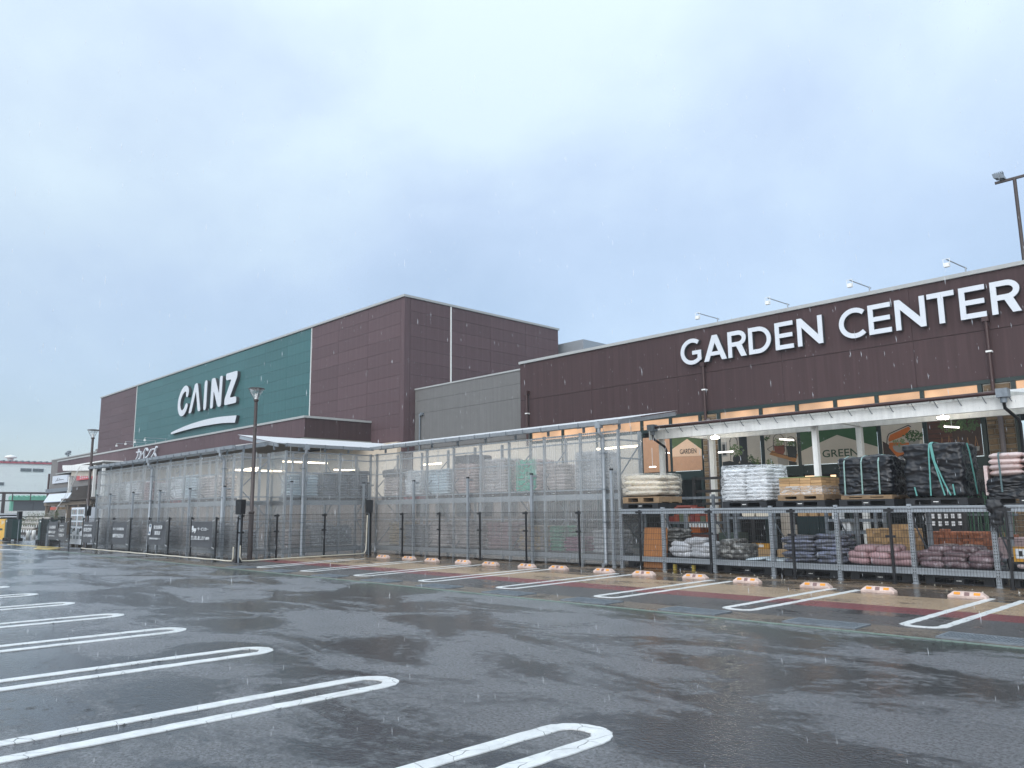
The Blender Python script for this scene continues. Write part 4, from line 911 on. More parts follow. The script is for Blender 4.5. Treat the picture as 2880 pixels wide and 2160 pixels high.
banner(-28.05, -26.35, .44, 1.33, [('サービスカー', .13, .68, .13, .52), ('貸し出し致します', -.10, .34, .16, .68), ('(無料)', .36, .33, .13, .18)], 'grey banner with a van icon, rightmost of the banners on the fence', icon='car')
banner(-32.15, -30.45, .42, 1.31, [('安全自転車', .14, .74, .17, .50), ('推奨店', .12, .50, .17, .34), ('愛知県自転車商組合マーク', -.02, .26, .075, .66)], 'grey banner with a white and blue mark icon left of its lettering', icon='mark')
banner(-36.3, -34.6, .36, 1.30, [('カインズの自転車は', 0, .66, .13, .80), ('無料空気補充付', 0, .36, .17, .78)], 'grey banner with two lines of lettering, third from the right')
banner(-40.4, -38.65, .32, 1.30, [('自転車はお任せください', 0, .80, .07, .66), ('防犯登録', -.02, .60, .18, .64), ('します(有料)', 0, .33, .15, .74)], 'grey banner lettered 防犯登録 just right of the vending machines')
banner(-44.3, -43.0, .36, 1.25, [('自転車の', 0, .80, .07, .5), ('くみ立て', 0, .56, .2, .72), ('できます', 0, .28, .17, .7)], 'grey banner just left of the vending machines')
banner(-46.1, -44.55, .36, 1.30, [('くみ自転車', 0, .66, .17, .78), ('点検いたします', 0, .40, .15, .80), ('お気軽にお申し付けください', 0, .2, .06, .66)], 'leftmost grey banner, beside the dark green gate stack')

# ------------------------------------------------------------------ lamp posts
def lamp_post(x, y, h, label):
    t = thing('lamp_post', label, 'lamp post', (x, y, 0), 0, 'dark lamp posts with funnel heads')
    b = MB(); b.tube([(0, 0, 0), (0, 0, 1.6), (0, 0, 1.62), (0, 0, h-.5)], [.085, .085, .065, .055], 14); b.build('pole', bronze, t)
    b = MB(); b.lathe([(.09, 1.55), (.10, 1.56), (.10, 1.62), (.07, 1.64)], 14); b.build('collar', bronze, t)
    b = MB(); b.lathe([(.05, h-.5), (.085, h-.46), (.085, h-.42), (.05, h-.40)], 14); b.build('lamp_base', bronze, t)
    b = MB(); b.lathe([(.06, h-.41), (.09, h-.36), (.25, h-.06)], 20); b.build('glass_cone', film_mat('lamp_glass', .35, (.8, .83, .85), 2), t)
    b = MB(); b.lathe([(.255, h-.07), (.27, h-.055), (.255, h-.035), (.12, h-.015), (0.0, h-.01)], 24); b.lathe([(.0, h-.065), (.255, h-.07)], 24); b.build('lamp_cap', bronze, t)
    b = MB(); b.tube([(0, 0, h-.4), (0, 0, h-.22)], .05, 10); b.build('bulb', white, t)
    b = MB()
    for k in range(3): a = 2.1*k; b.bar((.08*math.cos(a), .08*math.sin(a), h-.4), (.25*math.cos(a), .25*math.sin(a), h-.065), .012)
    b.build('strut', bronze, t, kind='stuff')
lamp_post(-24.78, 12.04, 5.75, 'tall dark lamp post with a funnel lamp before the green sign wall')
lamp_post(-41.6, 11.9, 5.7, 'tall dark lamp post at the left end, beside the vending machines')

# ------------------------------------------------------------------ wheel stops
wsm = mat('cream_pink_wheel_stop', (.64, .49, .43), rough=.35, var=.22, scale=14, streak=.15, rand=.14); refl = mat('orange_reflector', (.75, .30, .03), rough=.25); recess = mat('wheel_stop_recess', (.22, .13, .12), rough=.5)
def wheel_stop():
    t = thing('wheel_stop', '', 'wheel stop')
    w, d, h = .30, .075, .105; e = .07
    b = MB(); b.idx([(-w, -d, 0), (w, -d, 0), (w, d, 0), (-w, d, 0), (-w, -d, .035), (w, -d, .035), (w, d, .035), (-w, d, .035), (-w+e*1.2, -d*.45, h), (w-e*1.2, -d*.45, h), (w-e*1.2, d*.6, h), (-w+e*1.2, d*.6, h)],
        [(0, 3, 2, 1), (0, 1, 5, 4), (1, 2, 6, 5), (2, 3, 7, 6), (3, 0, 4, 7), (4, 5, 9, 8), (5, 6, 10, 9), (6, 7, 11, 10), (7, 4, 8, 11), (8, 9, 10, 11)]); b.build('body', wsm, t)
    def onface(x0, x1, a0, a1, m, nm):   # panel lying just proud of the sloping front face
        lerp = lambda a: (-d+(-d*.45+d)*a-.0025, .035+(h-.035)*a+.0015)
        (y0, z0), (y1, z1) = lerp(a0), lerp(a1); b = MB(); b.q([(x0, y0, z0), (x1, y0, z0), (x1, y1, z1), (x0, y1, z1)]); b.q([(x0, y0+.01, z0-.01), (x0, y1+.01, z1-.01), (x1, y1+.01, z1-.01), (x1, y0+.01, z0-.01)])
        b.build(nm, m, t)
    onface(-.205, -.105, .25, .85, refl, 'reflector'); onface(.105, .205, .25, .85, refl, 'reflector'); onface(-.04, .04, .08, .9, recess, 'bolt_recess')
    return t
ws0 = wheel_stop()
WS = [(-4.52, 15.12), (-6.0, 15.12), (-7.22, 15.2), (-8.79, 15.36), (-10.15, 15.5), (-11.58, 15.52), (-12.86, 15.6), (-14.44, 15.65), (-15.62, 15.65), (-17.11, 15.66), (-18.45, 15.76), (-19.9, 15.72), (-21.4, 15.95), (-22.8, 15.9)]
nmr = ['rightmost', 'second', 'third', 'fourth', 'fifth', 'sixth', 'seventh', 'eighth', 'ninth', 'tenth', 'eleventh', 'twelfth', 'second from the left', 'leftmost']
for i, (x, y) in enumerate(WS):
    o = ws0 if i == 0 else copy_tree(ws0); o.location = (x, y, .004); o.rotation_euler = (0, 0, random.uniform(-.03, .03))
    o['label'] = 'cream wheel stop with orange reflectors, '+(nmr[i] if i in (0, 12, 13) else nmr[i]+' from the right')+' in the row'; o['group'] = 'wheel stops along the parking bays'

# ------------------------------------------------------------------ sacks
def sack_mesh(seed, lx, ly, h):
    rg = random.Random(seed); nu, nv = 14, 9; vs = []; sg = lambda v, p: math.copysign(abs(v)**p, v)
    off = Vector((rg.uniform(0, 50), rg.uniform(0, 50), 0))
    for j in range(nv):
        ph = -math.pi/2+math.pi*j/(nv-1)
        for i in range(nu):
            th = 2*math.pi*i/nu; cx = sg(math.cos(th), .42)*sg(math.cos(ph), .35); cy = sg(math.sin(th), .42)*sg(math.cos(ph), .35); cz = sg(math.sin(ph), .8)
            rim = max(abs(cx), abs(cy)); z = cz*(1-.55*rim**5)
            n = noise.noise(Vector((cx*1.7, cy*1.7, cz))+off)*.16+noise.noise(Vector((cx*4, cy*4, cz*2))-off)*.10
            vs.append((cx*lx/2*(1+n*.12), cy*ly/2*(1+n*.14), (z*.5*(1+n)+.5)*h))
    fs = [(j*nu+i, j*nu+(i+1) % nu, (j+1)*nu+(i+1) % nu, (j+1)*nu+i) for j in range(nv-1) for i in range(nu)]
    b = MB(); b.idx(vs, fs, True); return b.mesh('sack', sack_w)
sack_w = sack_mat('white_sack', (.78, .80, .82), (.58, .60, .63)); sack_cream = sack_mat('cream_sack', (.70, .62, .50), (.62, .57, .40), rough=.45)
sack_grey = sack_mat('grey_sack', (.42, .43, .45), (.66, .67, .70), mixat=.55); sack_dk = sack_mat('dark_grey_sack', (.20, .22, .25), (.42, .46, .50)); sack_blue = sack_mat('pale_blue_sack', (.58, .68, .74), (.75, .82, .85))
sack_spk = sack_mat('speckled_blue_sack', (.12, .125, .145), (.24, .27, .38), mixat=.52); sack_pink = sack_mat('dusky_pink_sack', (.40, .25, .26), (.52, .38, .38)); sack_dpk = sack_mat('dark_pink_sack', (.16, .105, .115), (.42, .36, .38), mixat=.56)
sack_br = sack_mat('brown_pink_sack', (.55, .48, .46), (.66, .60, .57)); sack_tan = sack_mat('tan_sack', (.46, .35, .20), (.35, .3, .25)); sack_gr = sack_mat('green_sack', (.03, .26, .13), (.1, .3, .2)); sack_mag = sack_mat('magenta_sack', (.28, .06, .13), (.3, .2, .22)); sack_mul = sack_mat('printed_sack', (.40, .33, .30), (.45, .30, .10), mixat=.52)
sack_lp = sack_mat('pale_pink_sack', (.62, .50, .48), (.50, .30, .27), mixat=.58); sack_sl = sack_mat('slate_speckled_sack', (.09, .09, .085), (.42, .42, .40), mixat=.55)
SM = {}
def smesh(lx, ly, h):
    k = (round(lx, 2), round(ly, 2), round(h, 3)); 
    if k not in SM: SM[k] = [sack_mesh(hash(k) % 1000+i*17, *k) for i in range(4)]
    return random.choice(SM[k])
def pallet(label, x, y, z, rz=0, m=None, w=1.1, d=1.1, h=.15, group='black plastic pallets on the rack'):
    t = thing('pallet', label, 'pallet', (x, y, z), rz, group); m = m or blkp
    b = MB(); b.box(-w/2, w/2, 0, d, h-.035, h); b.build('deck', m, t)
    for k in range(3):
        xx = (-w/2+.09, 0, w/2-.09)[k]; b = MB(); b.box(xx-.09, xx+.09, .0, d, .028, h-.035); b.build('block', m, t)
    b = MB(); b.box(-w/2, w/2, 0, .12, 0, .028); b.box(-w/2, w/2, d-.12, d, 0, .028); b.box(-w/2, w/2, d/2-.06, d/2+.06, 0, .028); b.build('base_board', m, t)
    if m is blkp: b = MB(); b.box(-.05, .05, -.004, -.0005, .07, .085); b.build('tag', white, t)
    return t
def sack_load(label, x, y, z, w, d, layers, h, m, rz=0, nx=2, ny=2, film=None, cover=None, group='wrapped pallet loads in the shelters', jit=.012):
    """sacks stacked and bound on a pallet: one load, its sacks parts"""
    t = thing('sack_load', label, 'pallet load', (x, y, z), rz, group)
    lx, ly = w/nx, d/ny
    for k in range(layers):
        for i in range(nx):
            for j in range(ny):
                if 0 < j < ny-1: continue
                o = ob('sack', smesh(lx*1.03, ly*1.03, h*1.25), t, mat_=m)
                o.location = (-w/2+lx*(i+.5)+random.uniform(-jit, jit), ly*(j+.5)+random.uniform(-jit, jit)*1.6, k*h); o.rotation_euler = (0, random.uniform(-.03, .03), random.uniform(-.05, .05)+(math.pi if random.random() < .5 else 0))
    if film or cover:
        H = layers*h+.05; n = 12
        o = lump('film_cover' if film else 'cover_sheet', (w+.05)/2, (d+.05)/2, H/2, film or cover, t, amp=.02, rr=.07); o.location = (0, d/2, H/2)
    return t
def lump(name, hx, hy, hz, m, parent=None, amp=.03, rr=.1, n=22, zf=7, seed=0, bottom=False, crease=0):
    """soft-edged, wrinkled box skin"""
    b = MB(); D = Vector((hx, hy, hz)); off = Vector((seed*7.3, seed*3.1, 0))
    def pt(v):
        p = Vector((v[0]*hx, v[1]*hy, v[2]*hz)); q = Vector([max(-(D[i]-rr), min(D[i]-rr, p[i])) for i in range(3)]); r = p-q
        if r.length > 1e-6: r = r.normalized()*rr
        p = q+r; nn = (Vector((v[0], v[1], v[2]*.5))).normalized()
        k = noise.noise(Vector((p.x*2.2, p.y*2.2, p.z*zf))+off)+.5*noise.noise(Vector((p.x*6, p.y*6, p.z*zf*2))+off)+.6*noise.noise(Vector((p.x*1.3+p.z*2, p.y*1.3, p.z*1.2))-off)
        if crease:
            c1 = 1-2*abs(noise.noise(Vector((p.x*1.6+p.z*.9, p.y*1.6, p.z*9))*1.3+off)); c2 = 1-2*abs(noise.noise(Vector((p.x*7, p.y*7, p.z*13))+off*2))
            k += crease*(max(0, c1)**3+.5*max(0, c2)**3)
        return p+nn*k*amp
    for ax in range(3):
        for sgn_ in (-1, 1):
            if ax == 2 and sgn_ < 0 and not bottom: continue
            vs = []
            for j in range(n+1):
                for i in range(n+1):
                    u, w_ = -1+2*i/n, -1+2*j/n; v = [0, 0, 0]; v[ax] = sgn_; v[(ax+1) % 3] = u*sgn_; v[(ax+2) % 3] = w_; vs.append(pt(v))
            b.idx(vs, [(j*(n+1)+i, j*(n+1)+i+1, (j+1)*(n+1)+i+1, (j+1)*(n+1)+i) for j in range(n) for i in range(n)], True)
    return b.build(name, m, parent)
clear_film = film_mat('clear_stretch_film', .42); haze_film = film_mat('hazy_stretch_film', .3, scale=3); green_net = film_mat('green_net', 1.1, (.05, .48, .32), scale=4)
dark_sheet = mat('dark_cover_sheet', (.05, .055, .065), rough=.4, bump=.4, bscale=9)
# loads on the upper shelf of the right shelter
UC = [('load of brown-pink sacks, leftmost on the upper shelf of the right shelter', -24.85, .95, 9, sack_br, None), ('load of white sacks above a red pallet in the right shelter', -23.45, .92, 9, sack_w, clear_film), ('load of mint-white sacks with dark gaps in the right shelter', -22.0, 1.15, 9, sack_blue, None),
      ('tall load of pale sacks under a dark cover in the right shelter', -20.55, 1.1, 12, sack_lp, None), ('load of pinkish sacks in hazy film, right shelter centre', -19.05, 1.1, 11, sack_br, haze_film), ('load of pale sacks in a bright green net', -17.55, 1.1, 10, sack_lp, None), ('load of brown sacks right of the green net load', -16.35, .85, 8, sack_br, None), ('load of silver grey sacks, rightmost in the right shelter', -14.95, 1.1, 11, sack_grey, clear_film)]
redp = mat('red_plastic', (.30, .03, .05), rough=.4)
for i, (lb, x, w, ly, m, fl) in enumerate(UC):
    pallet('%s pallet on the right shelter upper shelf, %s from the left' % (('red plastic' if i == 1 else 'dark plastic'), nrm(i, 9)), x, 17.56, 1.976, m=redp if i == 1 else blkp, w=w+.05, d=.82, h=.16, group='pallets on the shelter shelves')
    t = sack_load(lb, x, 17.58, 2.138, w, .80, ly, .098, m, film=fl)
    if i in (0, 3): o = lump('cover_sheet', w/2+.03, .43, .16, dark_sheet, t, amp=.03, rr=.08, n=14); o.location = (0, .4, ly*.098-.02)
    if i == 5: o = lump('net', w/2-.10, .43, .50, green_net, t, amp=.015, rr=.06, n=14); o.location = (.0, .4, .50)
# lower level of the right shelter
LC = [('pile of tan sacks leftmost on the lower shelf of the right shelter', -24.5, .95, 8, sack_tan), ('load of dark blue-grey sacks low in the right shelter', -23.4, 1.1, 7, sack_dk), ('load of brown-pink sacks low in the right shelter, left of two', -22.0, 1.05, 8, sack_br), ('load of brown-pink sacks low in the right shelter, right of two', -20.75, 1.1, 8, sack_br), ('load of dusky pink sacks low in the right shelter', -18.85, 1.2, 8, sack_pink), ('load of colour printed sacks low in the right shelter', -17.5, 1.0, 7, sack_mul), ('narrow pile of bright green sacks low in the right shelter', -16.38, .5, 7, sack_gr), ('short pile of magenta sacks low in the right shelter', -15.7, .7, 4, sack_mag), ('pile of grey sacks low at the right end of the right shelter', -14.5, .9, 6, sack_grey)]
for i, (lb, x, w, ly, m) in enumerate(LC):
    pallet('dark pallet on the ground of the right shelter, %s from the left' % nrm(i, 9), x, 17.56, .18, w=w+.06, d=.82, h=.15, group='pallets on the shelter shelves')
    sack_load(lb, x, 17.6, .332, w, .80, ly, .105, m, nx=1 if w < .75 else 2, jit=.025)
# corner shelter, facing right
UB = [('load of pale blue sacks on the upper shelf of the corner shelter', 14.55, 1.15, 8, sack_blue), ('load of dark grey sacks on the corner shelter upper shelf', 15.85, 1.05, 8, sack_dk), ('load of dark sacks at the inner end of the corner shelter', 16.9, .8, 9, sack_dk)]
for i, (lb, y, w, ly, m) in enumerate(UB):
    pallet('dark pallet in the corner shelter under the '+lb.split(' on')[0].split(' at')[0].replace('load of ', ''), -25.78, y, 1.976, math.pi/2, w=w+.05, d=.82, h=.16, group='pallets on the shelter shelves')
    t = sack_load(lb, -25.8, y, 2.138, w, .80, ly, .098, m, rz=math.pi/2)
    o = lump('cover_sheet', w/2+.03, .43, .07, dark_sheet if i else clear_film, t, amp=.04, rr=.05, n=12); o.location = (0, .4, ly*.098+.05)
for i, (lb, y, w, ly, m) in enumerate([('pile of grey and brown sacks low in the corner shelter', 14.4, .95, 6, sack_br), ('pile of grey sacks low in the corner shelter, middle', 15.1, .5, 8, sack_grey)]):
    sack_load(lb, -25.8, y, .33, w, .8, ly, .105, m, rz=math.pi/2, nx=1, jit=.03)
t = thing('sheeted_pile', 'pile under clear plastic sheeting low in the corner shelter', 'covered pile', (-25.8, 16.0, .33), math.pi/2)
lump('goods', .62, .38, .38, sack_dk, t, amp=.05, rr=.15, n=12).location = (0, .4, .38); lump('plastic_sheet', .70, .44, .42, clear_film, t, amp=.07, rr=.15, n=14, zf=3).location = (0, .4, .42)
# left shelter
UA = [('load of grey sacks at the left end of the left shelter', -39.7, 1.3, 8, sack_grey), ('load of white-grey sacks second from the left in the left shelter', -37.5, 1.5, 9, sack_w), ('load of pink sacks on the upper shelf of the left shelter', -35.5, 1.15, 8, sack_pink), ('load of grey sacks right of the pink load in the left shelter', -34.05, 1.2, 7, sack_grey), ('load of white sacks over a red base in the left shelter', -32.4, 1.15, 9, sack_w), ('load of white sacks right of the red based load in the left shelter', -31.0, 1.2, 9, sack_blue), ('load of dull brown-grey sacks, rightmost in the left shelter', -29.25, 1.6, 8, sack_br)]
for i, (lb, x, w, ly, m) in enumerate(UA):
    pallet(('red' if i == 4 else 'dark')+' pallet under the '+lb.replace('load of ', '').split(' on ')[0], x, 12.42, 1.976, w=w+.05, d=.8, h=.16, m=redp if i == 4 else blkp, group='pallets on the shelter shelves')
    sack_load(lb, x, 12.44, 2.138, w, .80, ly, .10, m)
for i, (lb, x, w, ly, m) in enumerate([('low load of dark grey sacks behind the first banner', -39.6, 1.6, 7, sack_dk), ('low load of grey sacks behind the second banner gap', -37.4, 1.6, 7, sack_grey), ('low load of brown-grey sacks left of centre behind the fence', -35.3, 1.5, 7, sack_br), ('low load of dark sacks behind the mark icon banner', -33.2, 1.6, 7, sack_dk), ('low load of grey sacks between the two right banners, left part', -31.1, 1.5, 7, sack_br), ('low load of white-banded sacks between the two right banners', -29.1, 1.2, 8, sack_grey), ('low load of dark sacks behind the van icon banner', -27.4, 1.4, 6, sack_dk)]):
    sack_load(lb, x, 12.46, .33, w, .80, ly, .105, m, jit=.025)

# ------------------------------------------------------------------ open pallet rack along the right
rk = thing('pallet_rack', 'long galvanised pallet rack behind the fence, stacked with sacks and boards', 'rack', (-13.6, 17.25, 0))
RX = [-13.60, -12.22, -10.74, -9.19, -7.64, -6.10, -4.60, -3.10, -1.60, -.1]
RXW = [x+13.6 for x in RX]
upr = MB(); upr.box(-.045, -.030, 0, .07, 0, 1.60); upr.box(.030, .045, 0, .07, 0, 1.60); upr.box(-.030, .030, 0, .012, 0, 1.60); upr.box(-.07, .07, -.02, .10, 0, .008)
hol = MB()
for k in range(26):
    for sx in (-.016, .016): z = .09+k*.058; hol.q([(sx-.006, -.0015, z), (sx+.006, -.0015, z), (sx+.006, -.0015, z+.022), (sx-.006, -.0015, z+.022)])
um, hm = upr.mesh('upright', galv), hol.mesh('slot_row', blk)
for x in RXW:
    for y, r in ((0, 0), (1.12, math.pi)):
        o = ob('upright', um, rk); o.location = (x, y, 0); o.rotation_euler = (0, 0, r)
        h_ = ob('slot_row', hm, o, kind='stuff')
    b = MB(); b.bar((x, .08, 1.35), (x, 1.04, .45), .03, .015); b.bar((x, .08, .40), (x, 1.04, .40), .03, .015); b.build('brace', galv_d, rk)
for i in range(len(RXW)-1):
    a, c = RXW[i]+.045, RXW[i+1]-.045
    for z0, z1 in ((.19, .32), (1.43, 1.56)):
        for y in (0, 1.06):
            b = MB(); b.box(a, c, y+.004, y+.045, z0, z1); b.box(a, c, y-.012, y+.0035, z1-.035, z1-.003); b.box(a, c, y-.008, y+.0035, z0+.003, z0+.02); b.build('beam', galv, rk)
    b = MB()
    for k in range(9): y = .09+k*.118; b.box(a, c, y, y+.04, .285, .30)
    b.build('deck_bars', galv_d, rk, kind='stuff')
# pallets with loads on top
for x, d in [(-12.93, 'under the cream sacks'), (-9.85, 'under the white wrapped sacks'), (-8.45, 'under the tan board stack'), (-6.97, 'under the lower black wrapped load'), (-5.58, 'under the tall black wrapped load'), (-4.03, 'under the pink sacks')]:
    pallet('black plastic pallet on the rack '+d, x, 17.27, 1.562, w=1.16, d=1.05)
# cream sacks on a wooden pallet
t = sack_load('four layers of cream sacks loosely filmed on a wooden pallet', -12.93, 17.31, 1.90, 1.22, 1.05, 4, .135, sack_cream, nx=1, ny=2, group='pallet loads on top of the rack', jit=.02)
lump('film_cover', .63, .56, .31, film_mat('milky_film', .35, (.8, .76, .68), 4), t, amp=.035, rr=.09).location = (0, .53, .30)
pallet('wooden pallet between the cream sacks and the black pallet', -12.93, 17.30, 1.715, m=wood, w=1.2, d=1.05, h=.17, group='wooden pallets on the rack')
t = sack_load('stack of white sacks wrapped in clear film on the rack', -9.85, 17.31, 1.715, 1.18, 1.0, 9, .085, sack_w, film=None, group='pallet loads on top of the rack')
lump('film_cover', .62, .53, .44, clear_film, t, amp=.03, rr=.07, zf=5, n=34, crease=.7).location = (0, .5, .43)
b = MB(); b.tube([(-.55, -.03, .75), (-.2, -.045, .55), (.35, -.05, .22)], .007, 5); b.tube([(.6, .1, .8), (.45, -.04, .6), (.05, -.05, .78), (-.4, -.04, .55)], .006, 5); b.build('film_fold', mat('film_fold', (.72, .75, .78), rough=.25), t)
# tan boards
def board_stack(label, x, y, z, nx, ny, nz, bx, by, bz, m, group=None, name='board_stack', part='board', jit=.003, cat='board stack', rz=0):
    t = thing(name, label, cat, (x, y, z), rz, group); g = .009
    mes = [MB().box(-bx/2+g/2, bx/2-g/2, g/2, by-g/2, .0, bz-g*.6).mesh(part, m)]
    for k in range(nz):
        for i in range(nx):
            for j in range(ny):
                if 0 < i < nx-1 and 0 < j < ny-1 and k < nz-1: continue
                o = ob(part, mes[0], t); o.location = ((i-nx/2+.5)*bx+random.uniform(-jit, jit), j*by+random.uniform(-jit, jit)*2, k*bz)
    return t
t = board_stack('tan paving board stack half wrapped in film on a wooden pallet', -8.45, 17.33, 1.845, 4, 4, 6, .255, .25, .064, carton, 'pallet loads on top of the rack')
b = MB(); b.box(-.51, .51, .0, 1.0, .384, .400); b.build('green_sheet', mat('dull_green_sheet', (.20, .25, .10), rough=.5), t)
lump('film_cover', .525, .51, .11, clear_film, t, amp=.008, rr=.03, n=14, zf=14).location = (0, .5, .09)
pallet('wooden pallet under the tan paving board stack', -8.45, 17.31, 1.715, m=wood, w=1.1, d=1.05, h=.125, group='wooden pallets on the rack')
# black wrapped loads
strap = mat('pale_green_strap', (.24, .37, .34), rough=.4); strap2 = mat('turquoise_strap', (.11, .33, .30), rough=.35)
def ribbon(parent, pts, w, m):
    b = MB(); P = [Vector(p)+(Vector((0, -.035, 0)) if p[1] < .1 else (Vector((.03, 0, 0)) if p[0] > .5 else Vector((0, 0, .02)))) for p in pts]
    for i in range(len(P)-1): b.bar(P[i], P[i+1], w, .008, up=(0, 1, 0) if abs((P[i+1]-P[i]).y) < abs((P[i+1]-P[i]).z)+abs((P[i+1]-P[i]).x) else (0, 0, 1))
    return b.build('strap', m, parent)
t = thing('wrapped_load', 'lower black film wrapped load bound with three pale straps', 'pallet load', (-6.97, 17.28, 1.80), 0, 'pallet loads on top of the rack')
lump('black_film', .57, .53, .415, blkf, t, amp=.04, rr=.12, seed=2, zf=4, n=46, crease=.9).location = (0, .52, .41)
for x in (-.40, -.03, .33): ribbon(t, [(x, .9, .83), (x, .25, .845), (x+.005, .06, .80), (x+.01, -.02, .70), (x+.01, -.035, .4), (x+.0, -.03, .02)], .028, strap)
pallet('light wooden pallet under the lower black wrapped load', -6.97, 17.30, 1.715, m=wood, w=1.08, d=1.0, h=.085, group='wooden pallets on the rack')
t = thing('wrapped_load', 'tall black film wrapped load with turquoise straps slanting down its front', 'pallet load', (-5.58, 17.28, 1.74), 0, 'pallet loads on top of the rack')
lump('black_film', .54, .53, .535, blkf, t, amp=.03, rr=.07, seed=5, zf=9, n=50, crease=1.1).location = (0, .52, .53)
for pts in ([(-.02, .9, 1.085), (-.02, .1, 1.085), (-.02, .0, 1.06), (-.03, -.03, .9), (-.06, -.035, .02)], [(0, .9, 1.087), (0, .1, 1.087), (0, .0, 1.06), (.03, -.035, .8), (.12, -.04, .4), (.20, -.04, .02)], [(.01, .9, 1.085), (.01, .1, 1.085), (.02, 0, 1.05), (.07, -.038, .7), (.2, -.045, .3), (.31, -.04, .02)], [(-.36, -.03, .20), (-.33, -.03, .02)], [(.36, -.03, .24), (.38, -.03, .02)], [(.55, .3, 1.06), (.565, .35, .9), (.57, .5, .4), (.57, .6, .05)]): ribbon(t, pts, .026, strap2)
t = sack_load('pale pink sacks strapped above black film at the right edge', -4.03, 17.31, 2.10, 1.16, 1.0, 4, .11, sack_lp, group='pallet loads on top of the rack', jit=.02)
lump('black_film', .60, .52, .20, blkf, t, amp=.045, rr=.08, seed=9, n=34, crease=.9).location = (0, .5, -.20)
ribbon(t, [(-.35, .9, .46), (-.35, .0, .46), (-.35, -.05, .4), (-.34, -.06, -.3)], .03, mat('slate_strap', (.08, .13, .14), rough=.4))
b = MB(); b.box(-.66, -.60, .05, .4, -.35, .22); b.build('loose_film', sack_lp, t)
# ragged black sheeting hanging at the rack post
t = thing('torn_sheet', 'ragged black plastic sheeting hanging over the rack post', 'plastic sheet', (-4.52, 17.20, 1.15))
lump('sheeting', .11, .03, .25, blkp, t, amp=.05, rr=.03, n=16, zf=9, bottom=True, crease=.6).location = (0, 0, .25)
b = MB()
for k in range(7): x = -.13+k*.045; b.q([(x, -.03, .05), (x+.04, -.03, .05), (x+.03+random.uniform(-.02, .02), -.035, -.08-random.random()*.08), (x+.01, -.032, -.06)])
b.build('shreds', blkp, t, kind='stuff')

# piles of loose sacks on the lower deck: every sack a thing
def sack_pile(desc, x0, x1, y0, depth, z0, layers, h, m, nx, group, ny=2, taper=.0, top=None, squash=1.25):
    """loose sacks; layers may list how many sacks lie in each row of that layer"""
    w = (x1-x0)
    lay = layers if isinstance(layers, list) else [nx]*layers
    L = len(lay)
    for k, n in enumerate(lay):
        xa = x0+w*taper*k/L*.5; xb = x1-w*taper*k/L*.5
        if n < nx: xa = x0+(w-w*n/nx)*random.uniform(.2, .8); xb = xa+w*n/nx
        sx = (xb-xa)/n; ro = ny
        for i in range(n):
            for j in range(ro):
                o = ob('sack', smesh(w/nx*1.04, depth/ny*1.06, h*squash), None, mat_=m)
                o.location = (xa+sx*(i+.5)+random.uniform(-.03, .03), y0+depth/ny*(j+.5)+random.uniform(-.03, .02)-(k*.006), z0+k*h+random.uniform(-.006, .006))
                o.rotation_euler = (random.uniform(-.06, .08), random.uniform(-.10, .10), random.uniform(-.16, .16)+(math.pi if random.random() < .5 else 0))
                lv = 'bottom layer' if k == 0 else ('top layer' if k == L-1 else nrm(k, 12)+' layer up')
                ps = '' if n == 1 else (['left', 'right'] if n == 2 else (['left', 'middle', 'right'] if n == 3 else ['far left', 'inner left', 'inner right', 'far right']))[i]
                rw = ('front' if j == 0 else 'back')
                tag(o, '%s, %s, %s %s' % (desc, lv, ps, rw) if ps else '%s, %s, %s' % (desc, lv, rw), 'sack', group)
D0 = .322
sack_pile('slate speckled sack behind the orange board', -13.15, -12.0, 17.62, .70, D0, 8, .088, sack_sl, 2, 'slate speckled sacks behind the orange board')
sack_pile('pale grey sack right of the orange board', -12.12, -10.86, 17.36, .62, D0, [2, 2, 2, 1], .108, sack_grey, 2, 'pale grey sacks', squash=1.75)
sack_pile('grey sack in the squat stack left of the tan beam', -10.70, -9.95, 17.36, .72, D0, [2, 2, 2, 1], .105, sack_sl, 2, 'grey sacks in the squat stack', squash=1.7)
sack_pile('pale blue flat sack beside the speckled stacks', -10.0, -9.0, 17.42, .5, D0-.02, [2], .07, sack_blue, 2, 'pale blue flat sacks', ny=1)
sack_pile('speckled blue-black sack, left twin stack', -9.0, -8.24, 17.36, .78, D0, 7, .082, sack_spk, 1, 'speckled blue-black sacks', squash=1.3)
sack_pile('speckled blue-black sack, right twin stack', -8.22, -7.55, 17.36, .78, D0, 7, .088, sack_spk, 1, 'speckled blue-black sacks', squash=1.3)
sack_pile('dusky pink sack before the tan blocks', -7.50, -6.14, 17.34, .70, D0, [3, 3, 2], .118, sack_pink, 3, 'dusky pink sacks', squash=1.65)
sack_pile('dark pink sack before the red bricks', -6.05, -4.68, 17.34, .75, D0, [3, 3, 3, 2], .098, sack_dpk, 3, 'dark pink sacks', squash=1.7)
sack_pile('pale pink sack at the right edge of the rack', -4.35, -3.2, 17.40, .70, D0, [2, 2], .10, sack_lp, 2, 'pale pink sacks at the right edge', squash=1.35)
